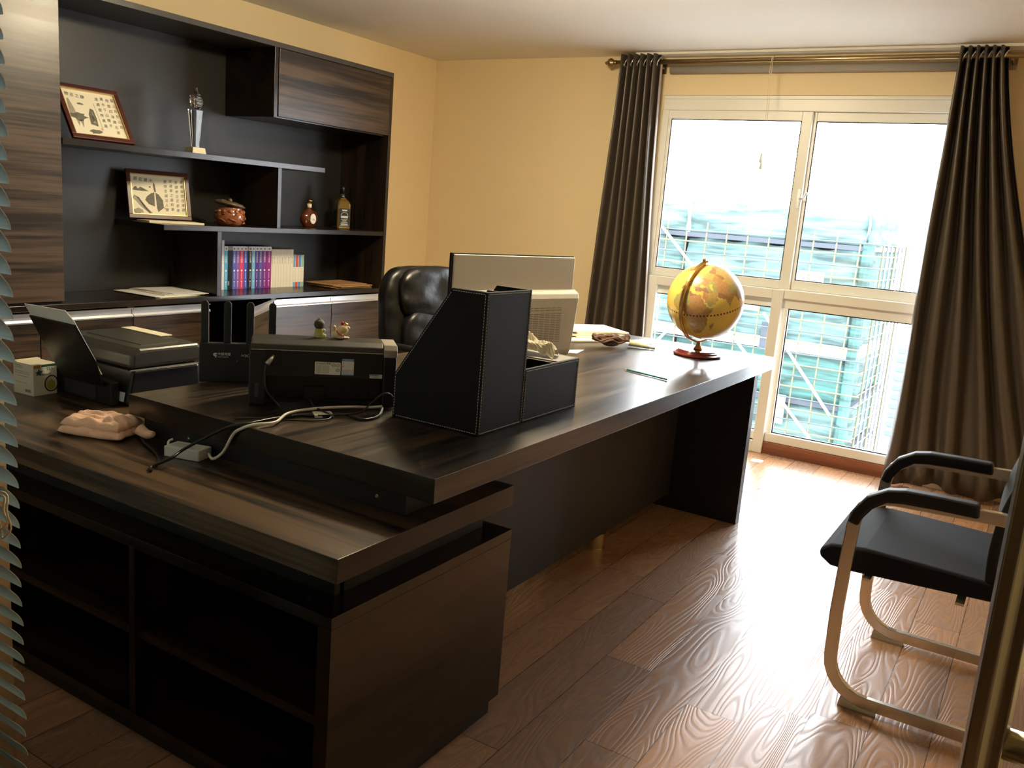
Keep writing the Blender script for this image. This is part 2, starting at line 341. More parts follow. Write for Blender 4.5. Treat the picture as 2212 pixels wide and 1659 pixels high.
# venetian blind on the corridor side of the left partition
t = thing('venetian_blind', 'pale blue grey slatted blind hanging at the far left edge of the doorway', 'window blind')
s = B(); z = 2.40; by0, by1 = 1.603, 2.75
while z > 0.06:
    n = 6; pts = []
    for k in range(n+1):
        q = k/n; pts.append((0.853 + 0.026*math.sin(q*PI*0.5), z - 0.042*q*1.12 + 0.004))
    pts2 = [(p[0]+0.0012, p[1]+0.0008) for p in pts][::-1]
    e = len(s.verts)
    prism(s, [(p[0], p[1]) for p in pts+pts2], by0 + random.uniform(-0.003, 0.003), by1, 1)
    z -= 0.0405
obj('slats', s, 'blind', t)
bx('head_rail', 'blind', t, 0.845, 0.895, by0-0.005, by1, 2.41, 2.45, 0.003)
for rr_, dz in ((0.028, 0.0), (0.038, -0.004)):
    s = B(); pts = [(0.845+0.004*math.sin(k), 1.612-0.012-0.6*rr_*(1-math.cos(k*2*PI/24)) + 0.02, 0.82+dz+rr_*1.2*math.sin(k*2*PI/24)) for k in range(25)]
    tube(s, pts, 0.0022, 6); obj('pull_cord', s, 'cord', t, smooth=True)
rebase(t, (0.87, 2.1, 0.06))

# ================================================================ lamps
t = thing('ceiling_lamp', 'round flush ceiling lamp with warm glowing dome above the desk', 'ceiling lamp')
obj('lamp_base', lathe(B(), [(0, 0), (0.21, 0), (0.21, -0.02), (0, -0.02)], 40, (3.4, 2.0, 2.539)), 'white', t)
obj('lamp_dome', lathe(B(), [(0, -0.021), (0.195, -0.021), (0.20, -0.06), (0.165, -0.105), (0.09, -0.125), (0, -0.13)], 40, (3.4, 2.0, 2.539)), emis('warm_lamp_glow', (1.0, 0.84, 0.56), 115.0), t, smooth=True)
rebase(t, (3.4, 2.0, 2.54))
t = thing('added_corridor_lamp', 'square flush ceiling lamp over the corridor outside the doorway', 'ceiling lamp')  # unseen lamp, added to brighten the corridor side of the blind
bx('lamp_body', 'white', t, -0.95, -0.65, 0.9, 1.2, 2.50, 2.539); bx('lamp_panel', emis('added_lamp_glow', (0.9, 0.97, 1.0), 3.2), t, -0.93, -0.67, 0.92, 1.18, 2.492, 2.4995)
rebase(t, (-0.8, 1.05, 2.54))

# ================================================================ curtains, rod, roller blind
def curtain(name, label, yt0, yt1, yb0, yb1, folds, ztop, zbot, xc, amp, seed, label_lin):
    rnd = random.Random(seed); nu = folds*14; nv = 26
    t = thing(name, label, 'curtain')
    ph = [rnd.uniform(-0.35, 0.35) for _ in range(folds*2+2)]; am = [rnd.uniform(0.75, 1.15) for _ in range(folds*2+2)]
    for part, m, off in (('curtain_cloth', 'curtain', 0.0), ('lining', 'lining', 0.004)):
        s = B(); g_ = []
        for j in range(nv+1):
            v = j/nv; row = []
            ya = yt0+(yb0-yt0)*(v**1.25); yb = yt1+(yb1-yt1)*(v**1.25)
            for i in range(nu+1):
                q = i/nu; k = q*folds*2; ki = int(min(k, folds*2-1)); fa = k-ki
                A_ = amp*(am[ki]*(1-fa)+am[ki+1]*fa)*(1-0.25*v*rnd.uniform(0.98, 1.0)); P_ = (ph[ki]*(1-fa)+ph[ki+1]*fa)*(0.3+1.2*v)
                sn = math.sin(q*folds*2*PI + P_); sn = math.copysign(abs(sn)**0.6, sn)
                row.append(s.verts.new((xc + A_*sn + off, ya+(yb-ya)*q + 0.012*v*math.sin(7*v+k), ztop+(zbot-ztop)*v + (0.02*math.sin(k*1.3+seed) if j == nv else 0))))
            g_.append(row)
        for j in range(nv):
            for i in range(nu): s.faces.new((g_[j][i], g_[j][i+1], g_[j+1][i+1], g_[j+1][i]))
        o = obj(part, s, m, t, smooth=True)
        md = o.modifiers.new('thickness', 'SOLIDIFY'); md.thickness = 0.002
    for k in range(folds*2):
        y = yt0+(yt1-yt0)*(k+0.5)/(folds*2)
        ring = B(); tube(ring, [(5.61+0.026*math.cos(a_*2*PI/20), y+0.012*math.sin(a_*2*PI/20)*(1 if k % 2 else -1), 2.477+0.026*math.sin(a_*2*PI/20)) for a_ in range(21)], 0.004, 6)
        obj('eyelet_ring', ring, 'alu', t, smooth=True)
    return t
t = curtain('curtain', 'narrow gathered brown satin curtain left of the window behind the desk', 2.435, 2.715, 2.33, 2.86, 6, 2.525, 0.03, 5.612, 0.050, 3, ''); rebase(t, (5.61, 2.58, 0.03))
t = curtain('curtain', 'wide dark brown satin curtain right of the window behind the visitor chair', 0.425, 0.662, -0.32, 0.70, 6, 2.525, 0.03, 5.612, 0.052, 9, ''); rebase(t, (5.61, 0.2, 0.03))
t = thing('curtain_rod', 'antique brass curtain rod with ball finial running above the window', 'curtain rod')
s = B(); tube(s, [(5.61, 2.76, 2.477), (5.61, 1.2, 2.477), (5.61, Y0+0.02, 2.477)], 0.0155, 18); obj('rod', s, 'rod', t, smooth=True)
s = lathe(B(), [(0, 0), (0.015, 0.002), (0.019, 0.012), (0.012, 0.018), (0.026, 0.03), (0.031, 0.045), (0.025, 0.06), (0.010, 0.067), (0.012, 0.078), (0.006, 0.088), (0, 0.09)], 20)
bmesh.ops.transform(s, matrix=Matrix.Translation((5.61, 2.755, 2.477)) @ Matrix.Rotation(-PI/2, 4, 'X'), verts=s.verts); obj('finial', s, 'rod', t, smooth=True)
for y in (2.46, 0.40):
    s = B(); tube(s, [(5.612, y, 2.46), (5.67, y, 2.455), (5.729, y, 2.455)], 0.007, 8); box(s, 5.722, 5.7295, y-0.02, y+0.02, 2.42, 2.49); obj('rod_bracket', s, 'rod', t)
rebase(t, (5.61, 1.2, 2.477))
t = thing('roller_blind', 'rolled up grey roller blind with a pull cord under the curtain rod', 'roller blind')
s = B(); tube(s, [(5.701, 2.40, 2.440), (5.701, 1.2, 2.440), (5.701, 0.60, 2.440)], 0.024, 18); obj('blind_roll', s, plain('grey_roller_cloth', (0.33, 0.30, 0.26), 0.7), t, smooth=True)
for k, dy in enumerate((0.0, 0.012)):
    s = B(); tube(s, smooth_path([(5.685, 1.70+dy*0.2, 2.464), (5.65, 1.696+dy*0.2, 2.497), (5.612, 1.694+dy*0.4, 2.4985), (5.590, 1.693+dy*0.6, 2.485), (5.589, 1.692+dy, 2.40), (5.592, 1.684+dy*0.8, 2.20), (5.592, 1.683+dy, 2.05), (5.592, 1.684+dy*0.5, 1.90+0.02*k)], 6), 0.0018, 6); c_ = obj('pull_cord', s, 'cord', t, smooth=True)
    obj('tassel', lathe(B(), [(0, 0), (0.004, -0.003), (0.006, -0.02), (0.011, -0.055), (0.006, -0.06), (0.0, -0.06)], 12, (5.592, 1.684+dy*0.5, 1.90+0.02*k-0.02*(1-k))), 'whitecable', c_, smooth=True)
rebase(t, (5.701, 1.5, 2.44))

# ================================================================ wall unit
YF, YB = 3.93, 4.342
t = thing('shelving_unit', 'large dark oak open shelving unit built on the long counter along the left wall', 'shelf unit')
bx('top_board', 'edge', t, 2.40, 4.705, YF, 4.36, 2.244, 2.272, 0.001)
bx('side_panel', 'wood_z', t, 4.677, 4.705, YF, 4.36, 0.8525, 2.2435, 0.001)
bx('back_panel', 'back', t, 2.405, 4.6765, YB, 4.36, 0.8525, 2.2435)
bx('shelf', 'wood_x', t, 2.405, 4.094, YF, YB-0.0005, 1.583, 1.612, 0.001)
bx('shelf', 'wood_x', t, 2.941, 4.6765, YF, YB-0.0005, 1.208, 1.236, 0.001)
bx('divider', 'wood_z', t, 3.712, 3.740, YF, YB-0.0005, 1.2365, 1.5825, 0.001)
bx('divider', 'wood_z', t, 3.283, 3.311, YF, YB-0.0005, 0.8525, 1.2075, 0.001)
s = B(); box(s, 3.670, 3.696, YF+0.004, YB-0.0005, 1.862, 2.2435); box(s, 3.6965, 4.6765, YF+0.022, YB-0.0005, 1.862, 1.888); obj('locker_body', s, 'wood_x', t, bevel=0.001)
bx('flap_door', 'flap', t, 3.700, 4.674, YF-0.002, YF+0.018, 1.870, 2.2405, 0.0015)
rebase(t, (3.55, 4.14, 0.852))
t = thing('wardrobe_cabinet', 'tall brown oak cupboard at the left end of the wall unit', 'cupboard')
bx('cabinet_body', 'wood_x', t, 1.40, 2.3995, YF+0.02, 4.36, 0.8525, 2.40); 
bx('door', 'flap', t, 1.903, 2.398, YF-0.002, YF+0.0195, 0.866, 2.398, 0.0015); bx('door', 'flap', t, 1.402, 1.899, YF-0.002, YF+0.0195, 0.866, 2.398, 0.0015)
rebase(t, (1.9, 4.14, 0.852))
t = tag(bx('counter_board', 'wood_x', None, 1.40, 4.705, YF-0.004, 4.36, 0.8235, 0.852, 0.0015), 'long dark oak counter board between the base cupboards and the shelves', 'counter')
def door(par, x0, x1, ang=0.0, label=None):
    w_ = x1-x0-0.004
    d = bx('door', 'flap', par, -w_, 0, -0.018, 0, 0.06, 0.772, 0.0015)
    if label: d['label'] = label
    d.location = (x1-0.002-(0.012 if ang else 0), YF-(0.002 if ang else 0), 0); d.rotation_euler = (0, 0, ang)
    s = B(); prism(s, [(-0.018, 0.7725), (0.0, 0.7725), (0.0, 0.812), (-0.006, 0.812), (-0.0075, 0.787), (-0.020, 0.785), (-0.024, 0.779), (-0.024, 0.7725)], -w_, 0, 0)
    prism(s, [(-0.006, 0.812), (0, 0.812), (0, 0.8165), (-0.022, 0.8165), (-0.022, 0.812)], -w_, 0, 0)
    h = obj('handle', s, 'alu', d)
    return d
for x0, x1, lab in ((1.40, 1.79, 'leftmost'), (1.79, 2.748, 'a'), (2.748, 3.70, 'b'), (3.70, 4.705, 'c')):
    labs = {'leftmost': 'narrow dark oak base cupboard at the left end under the counter', 'a': 'dark oak base cupboard under the counter behind the white tea box and black printer',
            'b': 'dark oak base cupboard with one door ajar behind the router antennas', 'c': 'dark oak base cupboard under the brown envelopes at the right end of the counter'}
    t = thing('base_cupboard', labs[lab], 'cupboard', group='base cupboards under the counter')
    s = B(); box(s, x0+0.0005, x0+0.018, YF+0.001, 4.36, 0.06, 0.823); box(s, x1-0.018, x1-0.0005, YF+0.001, 4.36, 0.06, 0.823); box(s, x0+0.0185, x1-0.0185, YF+0.001, 4.36, 0.06, 0.078); box(s, x0+0.0185, x1-0.0185, 4.345, 4.36, 0.0785, 0.823); box(s, x0+0.0185, x1-0.0185, YF+0.03, 4.34, 0.43, 0.447)
    if lab == 'c': box(s, 4.678, 4.7045, YF-0.003, YF, 0.0, 0.823)
    obj('cabinet_body', s, 'wood_x', t)
    bx('plinth', 'wood_x', t, x0+0.001, x1-0.001, YF+0.03, YF+0.05, 0.0, 0.0595)
    n = 1 if lab == 'leftmost' else 2; xe = 4.66 if lab == 'c' else x1; wd = (xe-x0)/n
    for k in range(n):
        ang = 0.0
        if lab == 'b' and k == 1: door(t, x0+k*wd, x0+(k+1)*wd, math.radians(33), 'door standing ajar')
        else: door(t, x0+k*wd, x0+(k+1)*wd)
    for ch in t.children:      # rebase by hand because doors carry their own transform
        if ch.name.startswith('door'): ch.location -= Vector(((x0+x1)/2, 4.14, 0))
        else: ch.data.transform(Matrix.Translation((-(x0+x1)/2, -4.14, 0)))
    t.location = ((x0+x1)/2, 4.14, 0)

# ================================================================ desk and side return
t = thing('executive_desk', 'large dark oak executive desk reaching toward the window, globe at its far end', 'desk')
bx('desktop', 'desk', t, 1.597, 4.485, 1.150, 2.298, 0.758, 0.82, 0.0015)
def cross_edges(o, axis, m):
    o.data.materials.append(M_[m])
    for p in o.data.polygons:
        if abs(p.normal[axis]) > 0.9: p.material_index = 1
cross_edges(bpy.data.objects['desktop'], 0, 'wood_y')
bx('end_panel', 'blackboard', t, 4.178, 4.236, 1.153, 2.26, 0.0, 0.7575, 0.001)
bx('modesty_panel', 'slate', t, 2.06, 4.1775, 1.515, 1.540, 0.075, 0.7575, 0.001)
for x in (3.36,): 
    s = lathe(B(), [(0, 0), (0.051, 0), (0.051, 0.005), (0.048, 0.0055), (0.048, 0.0745), (0, 0.0745)], 36, (3.405, 1.558, 0)); obj('foot', s, 'foot', t, smooth=False)
s = box(B(), 3.33, 3.48, 1.5405, 1.64, 0.075, 0.095); obj('foot_bracket', s, 'slate', t)
bx('support_rail', 'blackboard', t, 1.617, 1.640, 1.247, 2.25, 0.7005, 0.7575)
bx('support_rail', 'blackboard', t, 1.90, 1.923, 1.247, 2.25, 0.7005, 0.7575)
bx('support_rail', 'blackboard', t, 1.6405, 1.8995, 1.249, 1.272, 0.7005, 0.7575)
for yy in (1.339, 2.05):
    obj('screw_cap', lathe(B(), [(0, 0.002), (0.004, 0.0022), (0.0055, 0.001), (0.006, 0)], 14), 'foot', t).data.transform(Matrix.Translation((1.617, yy, 0.728)) @ Matrix.Rotation(-PI/2, 4, 'Y'))
rebase(t, (3.0, 1.72, 0))

t = thing('desk_return_cabinet', 'low dark oak side cabinet with open compartments carrying the near end of the desk', 'cabinet')
bx('cabinet_top', 'desk_y', t, 1.310, 2.020, 1.182, 3.26, 0.643, 0.70, 0.0015)
cross_edges(bpy.data.objects['cabinet_top'], 1, 'wood_x')
bx('support_rail', 'blackboard', t, 1.384, 1.402, 1.254, 3.20, 0.5695, 0.6425)
bx('support_rail', 'blackboard', t, 1.413, 1.98, 1.252, 1.270, 0.5695, 0.6425)
bx('support_rail', 'blackboard', t, 1.962, 1.98, 1.2705, 3.20, 0.5695, 0.6425)
bx('body_top', 'wood_y', t, 1.300, 2.026, 1.182, 3.24, 0.541, 0.569, 0.001)
bx('side_panel', 'wood_x', t, 1.300, 2.026, 1.182, 1.222, 0.055, 0.5405, 0.001)
bx('side_panel', 'wood_x', t, 1.300, 2.026, 3.20, 3.24, 0.055, 0.5405, 0.001)
bx('back_panel', 'wood_y', t, 2.008, 2.026, 1.2225, 3.1995, 0.055, 0.5405)
bx('bottom_board', 'wood_y', t, 1.300, 2.0075, 1.2225, 3.1995, 0.055, 0.080)
for y in (1.855, 2.52): bx('divider', 'wood_z', t, 1.303, 2.0075, y, y+0.024, 0.0805, 0.5405)
for ya, yb in ((1.2225, 1.8545), (1.8795, 2.5195), (2.5445, 3.1995)): bx('shelf', 'wood_y', t, 1.312, 2.0075, ya, yb, 0.292, 0.316)
s = B(); box(s, 1.325, 2.005, 1.200, 3.22, 0.0, 0.0545); obj('plinth', s, 'blackboard', t)
for yy in (1.332, 1.986, 2.45):
    obj('screw_cap', lathe(B(), [(0, 0.002), (0.004, 0.0022), (0.0055, 0.001), (0.006, 0)], 14), 'foot', t).data.transform(Matrix.Translation((1.384, yy, 0.600)) @ Matrix.Rotation(-PI/2, 4, 'Y'))
rebase(t, (1.665, 2.21, 0))
def local(t, bm, M): bmesh.ops.transform(bm, matrix=M, verts=bm.verts); return bm
# ================================================================ things in the wall unit
ZS, ZM, ZK = 1.6125, 1.2365, 0.8525
def picture(label, bl, rv, lean, w_, h_, header, cols, art):
    """inked landscape in a mahogany frame leaning back on a shelf"""
    r_ = Vector(rv).normalized(); back = Vector((0, 0, 1)).cross(r_)          # horizontal, away from the viewer
    up_ = (Vector((0, 0, 1))*math.cos(lean) + back*math.sin(lean)).normalized(); n_ = r_.cross(up_)
    M = Matrix((r_, up_, n_)).transposed().to_4x4(); M.translation = Vector(bl) + n_*0.0
    t = thing('framed_picture', label, 'picture', group='ink pictures on the shelves')
    def LB(bm): return local(t, bm, M)
    bd = 0.022
    s = B(); box(s, 0, w_, 0, bd, -0.018, 0); box(s, 0, w_, h_-bd, h_, -0.018, 0); box(s, 0, bd, bd, h_-bd, -0.018, 0); box(s, w_-bd, w_, bd, h_-bd, -0.018, 0)
    obj('frame_border', LB(s), 'frame', t, bevel=0.002)
    s = B(); e = 0.004
    box(s, bd, w_-bd, bd, bd+e, -0.012, -0.003); box(s, bd, w_-bd, h_-bd-e, h_-bd, -0.012, -0.003); box(s, bd, bd+e, bd+e, h_-bd-e, -0.012, -0.003); box(s, w_-bd-e, w_-bd, bd+e, h_-bd-e, -0.012, -0.003)
    obj('gilt_lip', LB(s), 'goldlip', t)
    pic = obj('picture_sheet', LB(box(B(), bd, w_-bd, bd, h_-bd, -0.014, -0.011)), 'picture', t)
    iw, ih = w_-2*bd-2*e, h_-2*bd-2*e; o_ = bd+e
    MP = M @ Matrix.Translation((0, 0, -0.0108))
    for m, pts in art: flat('ink_painting', [(o_+p[0]*iw, o_+p[1]*ih) for p in pts], m, pic, MP, 0.0002)
    for i, ch in enumerate(header): text('calligraphy', ch, 0.021, 'ink', pic, MP @ Matrix.Translation((o_+iw*(0.08+0.095*i), o_+ih*(0.89-0.01*i), 0.0002)), depth=0.0001, shear=0.2)
    for k, col_ in enumerate(cols):
        for j, ch in enumerate(col_):
            text('calligraphy', ch, 0.019, 'ink', pic, MP @ Matrix.Translation((o_+iw*(0.95-0.105*k), o_+ih*(0.88-0.122*j-0.02*(k % 2)), 0.0002)), depth=0.0001, shear=0.2)
    st = B(); box(st, w_/2-0.03, w_/2+0.03, 0.02, h_*0.75, -0.022, -0.0185); obj('backing', LB(st), 'blackboard', t)
    rebase(t, bl); return t
def blob(cx, cy, rx, ry, n=14, jag=0.25, seed=1):
    rnd = random.Random(seed); return [(cx+rx*math.cos(2*PI*i/n)*(1+rnd.uniform(-jag, jag)), cy+ry*math.sin(2*PI*i/n)*(1+rnd.uniform(-jag, jag))) for i in range(n)]
art1 = [('sumi2', [(0.02, 0.40), (0.05, 0.78), (0.09, 0.80), (0.13, 0.62), (0.16, 0.40)]), ('sumi', blob(0.17, 0.40, 0.15, 0.09, 16, 0.3, 2)), ('sumi2', [(0.10, 0.34), (0.13, 0.18), (0.17, 0.32), (0.20, 0.15), (0.25, 0.36)]),
        ('sumi', [(0.36, 0.26), (0.38, 0.48), (0.44, 0.62), (0.50, 0.60), (0.51, 0.40), (0.49, 0.22)]), ('sumi2', [(0.42, 0.30), (0.45, 0.55), (0.47, 0.56), (0.47, 0.28)]), ('sumi', blob(0.28, 0.70, 0.07, 0.022, 12, 0.3, 4)), ('sumi', blob(0.40, 0.09, 0.12, 0.05, 14, 0.35, 5)),
        ('sumi', [(0.56, 0.15), (0.545, 0.75), (0.55, 0.76), (0.565, 0.15)]), ('seal', blob(0.54, 0.17, 0.018, 0.03, 8, 0.1, 6)), ('seal', blob(0.975, 0.72, 0.016, 0.04, 8, 0.1, 7))]
picture('ink landscape with calligraphy in a mahogany frame on the top shelf beside the crystal trophy', (2.469, 3.945, 1.6225), (1, 0, 0), 0.545, 0.322, 0.290, '物志之静', ['龍上修於山長', '飛雲四海揚名景', '萬水千山情不', '遠處雲林真萬'], art1)
art2 = [('sumi', [(0.02, 0.60), (0.05, 0.68), (0.09, 0.70), (0.12, 0.64), (0.17, 0.69), (0.22, 0.66), (0.32, 0.59), (0.20, 0.585)]), ('sumi', blob(0.345, 0.70, 0.017, 0.022, 10, 0.05, 1)),
        ('sumi', [(0.24, 0.36), (0.28, 0.46), (0.36, 0.54), (0.42, 0.57), (0.41, 0.20), (0.30, 0.26)]), ('sumi', [(0.44, 0.56), (0.50, 0.52), (0.57, 0.38), (0.58, 0.18), (0.50, 0.10), (0.47, 0.06), (0.45, 0.16)]), ('sumi', [(0.42, 0.58), (0.405, 0.74), (0.42, 0.84), (0.44, 0.78), (0.455, 0.58)]),
        ('sumi2', [(0.01, 0.40), (0.04, 0.48), (0.13, 0.42), (0.22, 0.22), (0.36, 0.03), (0.30, 0.02), (0.16, 0.18), (0.08, 0.30)]), ('sumi', [(0.08, 0.44), (0.13, 0.40), (0.25, 0.18), (0.33, 0.03), (0.30, 0.03), (0.20, 0.18)]), ('sumi2', blob(0.10, 0.07, 0.10, 0.07, 12, 0.3, 3)), ('seal', blob(0.60, 0.17, 0.022, 0.035, 8, 0.15, 6))]
rv2 = (3.286-2.955, 4.150-4.235, 0)
picture('ink landscape with calligraphy in mahogany frame on the middle shelf left of the pot', (2.955, 4.232, 1.2510), rv2, 0.22, 0.342, 0.262, '圖宏展大', ['喜養福懷佳軍建', '厚德考立花意美', '安達寧之路和筆', '愛物生福法人實'], art2)
s = B(); prism(s, [(2.975, 4.20), (2.965, 4.08), (3.25, 4.00), (3.275, 4.12)], ZM, 1.246, 2)
tag(obj('writing_pad', s, 'cream'), 'thin pale pad of paper lying under the framed picture on the middle shelf', 'paper pad')

# crystal thumbs-up trophy
t = thing('crystal_trophy', 'clear crystal thumbs up trophy on a pale block on the top shelf', 'trophy')
tx, ty = 3.275, 4.11
s = B(); prism(s, [(-0.046, -0.036), (0.046, -0.036), (0.046, 0.036), (-0.046, 0.036)], ZS, ZS+0.036, 2)
for v in s.verts:
    k = 0.86 if v.co.z > ZS+0.02 else 1.0; v.co.x = v.co.x*k+tx; v.co.y = v.co.y*k+ty
obj('trophy_base', s, 'cream', t, bevel=0.001)
s = B(); prof = [(0.017, ZS+0.0365), (0.033, ZS+0.232)]
rings = [[s.verts.new((tx+rr_*1.25*cx_, ty+rr_*cy_, z)) for cx_, cy_ in ((-1, -0.35), (-0.5, -1), (0.5, -1), (1, -0.35), (1, 0.35), (0.5, 1), (-0.5, 1), (-1, 0.35))] for rr_, z in prof]
for i in range(8): s.faces.new((rings[0][i], rings[0][(i+1) % 8], rings[1][(i+1) % 8], rings[1][i]))
s.faces.new(rings[0][::-1]); s.faces.new(rings[1]); obj('crystal_column', s, 'crystal', t)
s = B(); hz = ZS+0.240
ball(s, (tx+0.012, ty, hz+0.036), 0.034, 0.9, 0.75, 1.15, 16); ball(s, (tx+0.012, ty, hz+0.012), 0.022, 1, 0.8, 0.7, 12)
for k in range(4): tube(s, [(tx+0.018, ty-0.016, hz+0.014+0.0155*k), (tx-0.018, ty-0.019, hz+0.015+0.0155*k), (tx-0.034+0.004*abs(k-2), ty-0.010, hz+0.015+0.0155*k), (tx-0.026, ty+0.004, hz+0.015+0.0155*k)], 0.009, 10)
tube(s, smooth_path([(tx+0.030, ty, hz+0.040), (tx+0.016, ty-0.004, hz+0.070), (tx-0.001, ty-0.004, hz+0.090), (tx-0.006, ty-0.003, hz+0.108)], 4), 0.011, 12)
o = obj('crystal_hand', s, 'crystal', t, smooth=True); md = o.modifiers.new('fuse', 'REMESH'); md.mode = 'VOXEL'; md.voxel_size = 0.0028; md.use_smooth_shade = True
rebase(t, (tx, ty, ZS))

# glazed pot
t = thing('lidded_pot', 'brown glazed carved pot with a flat lid on the middle shelf', 'pot')
px_, py_ = 3.475, 4.06
s = lathe(B(), [(0, 0), (0.060, 0), (0.074, 0.012), (0.084, 0.045), (0.080, 0.072), (0.066, 0.086), (0.070, 0.096), (0.066, 0.104), (0.050, 0.104), (0, 0.10)], 40, (px_, py_, ZM))
for k in range(14):
    a_ = 2*PI*k/14; ball(s, (px_+0.074*math.cos(a_), py_+0.074*math.sin(a_), ZM+0.079), 0.012, seg=10)
for k in range(8):
    a_ = 2*PI*k/8+0.3; tube(s, [(px_+0.083*math.cos(a_+0.3*math.sin(q*1.5)), py_+0.083*math.sin(a_+0.3*math.sin(q*1.5)), ZM+0.014+0.009*q) for q in range(7)], 0.005, 6)
glaze = plain('brown_ochre_glaze', (0.26, 0.085, 0.03), 0.16, noise=0.6, nscale=40, coat=0.6)
obj('pot_body', s, glaze, t, smooth=True)
s = B(); ml = Matrix.Translation((px_-0.004, py_, ZM+0.118)) @ Matrix.Rotation(0.17, 4, 'Y') @ Matrix.Rotation(0.06, 4, 'X')
lathe(s, [(0, -0.010), (0.068, -0.010), (0.088, -0.004), (0.090, 0.002), (0.066, 0.012), (0.032, 0.016), (0, 0.022)], 32); ball(s, (0, 0, 0.022), 0.013, seg=10)
for k in range(10): tube(s, [(0.03*math.cos(k*0.628), 0.03*math.sin(k*0.628), 0.018), (0.078*math.cos(k*0.628+0.3), 0.078*math.sin(k*0.628+0.3), 0.008)], 0.003, 6)
local(t, s, ml); obj('pot_lid', s, plain('bronze_lid', (0.12, 0.085, 0.05), 0.3, noise=0.4, nscale=60), t, smooth=True)
rebase(t, (px_, py_, ZM))

# bottles
amber = plain('amber_liquor_glass', (0.085, 0.018, 0.005), 0.06, coat=1.0); gold_l = plain('golden_liquor_glass', (0.15, 0.085, 0.014), 0.06, coat=1.0); dglass = plain('dark_clear_glass', (0.035, 0.037, 0.028), 0.05, coat=1.0)
t = thing('liquor_bottle', 'round brown liquor flask with oval white label and gold cap on the middle shelf', 'bottle')
s = lathe(B(), [(0, 0), (0.034, 0), (0.040, 0.006), (0.062, 0.034), (0.067, 0.058), (0.060, 0.082), (0.040, 0.104), (0.018, 0.118), (0.015, 0.125), (0.0, 0.125)], 32, (0, 0, 0), sy=0.55)
for k in range(24):
    a_ = 2*PI*k/24; cx_, cz_ = 0.062*math.cos(a_), 0.058+0.052*math.sin(a_)
    if cz_ > 0.012 and cz_ < 0.105: ball(s, (cx_*0.96, -0.008, cz_), 0.006, seg=8)
Mb = Matrix.Translation((4.192, 4.15, ZM)) @ Matrix.Rotation(-0.15, 4, 'Z'); local(t, s, Mb); obj('bottle_body', s, amber, t, smooth=True)
s = lathe(B(), [(0.0, 0.1255), (0.0155, 0.1255), (0.0145, 0.150), (0, 0.150)], 20); local(t, s, Mb); obj('neck_label', s, 'cream', t, smooth=True)
s = lathe(B(), [(0, 0.1505), (0.013, 0.1505), (0.012, 0.162), (0.021, 0.166), (0.021, 0.173), (0.008, 0.177), (0, 0.177)], 20); local(t, s, Mb); obj('bottle_cap', s, 'brass', t, smooth=True)
s = B(); ball(s, (0.008, -0.0345, 0.056), 0.024, 0.95, 0.16, 1.35, 20); local(t, s, Mb); lb = obj('oval_label', s, 'paper', t, smooth=True)
for k in range(3): flat('label_print', rect(-0.012+0.003*k, 0.012-0.003*k, 0.004*k-0.008, 0.004*k-0.006), 'greyink', lb, Mb @ Matrix.Translation((0.008, -0.0388, 0.056)) @ Matrix.Rotation(PI/2, 4, 'X'))
rebase(t, (4.192, 4.15, ZM))
t = thing('liquor_bottle', 'tall square whiskey bottle with white printed label and black cap on the middle shelf', 'bottle')
Mb = Matrix.Translation((4.488, 4.14, ZM)) @ Matrix.Rotation(-0.45, 4, 'Z')
hw = 0.046
s = B(); lv = [(0.96, 0), (1.0, 0.006), (1.0, 0.150), (0.98, 0.165), (0.80, 0.182), (0.45, 0.198), (0.38, 0.204)]
rr_ = []
for k_, z in lv:
    rr_.append([s.verts.new((hw*k_*a_, hw*k_*b2, z)) for a_, b2 in ((-1, -0.8), (-0.8, -1), (0.8, -1), (1, -0.8), (1, 0.8), (0.8, 1), (-0.8, 1), (-1, 0.8))])
for p, q in zip(rr_, rr_[1:]):
    for i in range(8): s.faces.new((p[i], p[(i+1) % 8], q[(i+1) % 8], q[i]))
s.faces.new(rr_[0][::-1]); s.faces.new(rr_[-1]); local(t, s, Mb); obj('bottle_body', s, gold_l, t, bevel=0.002)
s = lathe(B(), [(0, 0.2045), (0.017, 0.2045), (0.016, 0.212), (0.014, 0.232), (0, 0.232)], 20); local(t, s, Mb); obj('bottle_neck', s, dglass, t, smooth=True)
s = lathe(B(), [(0, 0.2325), (0.017, 0.2325), (0.016, 0.262), (0.017, 0.278), (0, 0.279)], 20); local(t, s, Mb); obj('bottle_cap', s, 'plastic', t, smooth=True)
s = box(B(), -0.037, 0.037, -hw-0.0012, -hw-0.0002, 0.016, 0.135); local(t, s, Mb); lb = obj('front_label', s, 'ink', t)
s = box(B(), -hw-0.0012, -hw-0.0002, -0.030, 0.034, 0.016, 0.120); local(t, s, Mb); obj('side_label', s, 'ink', t)
Mf = Mb @ Matrix.Translation((0, -hw-0.0013, 0)) @ Matrix.Rotation(PI/2, 4, 'X')
wl = plain('label_ivory_ink', (0.55, 0.53, 0.45), 0.6)
for (a_, c_, z0, z1) in ((-0.018, 0.018, 0.118, 0.128), (-0.024, 0.024, 0.072, 0.086), (-0.022, 0.022, 0.060, 0.063), (-0.014, 0.014, 0.051, 0.056), (-0.022, 0.022, 0.043, 0.046), (-0.024, 0.024, 0.028, 0.036), (-0.030, 0.030, 0.0215, 0.024)): flat('label_print', rect(a_, c_, z0, z1), wl, lb, Mf)
s = B(); tube(s, [(0.024*math.cos(k*PI/12), -0.0, 0.088+0.022*math.sin(k*PI/12)) for k in range(13)], 0.0015, 6); local(t, s, Mb @ Matrix.Translation((0, -hw-0.0015, 0))); obj('label_print', s, wl, lb)
rebase(t, (4.488, 4.14, ZM))

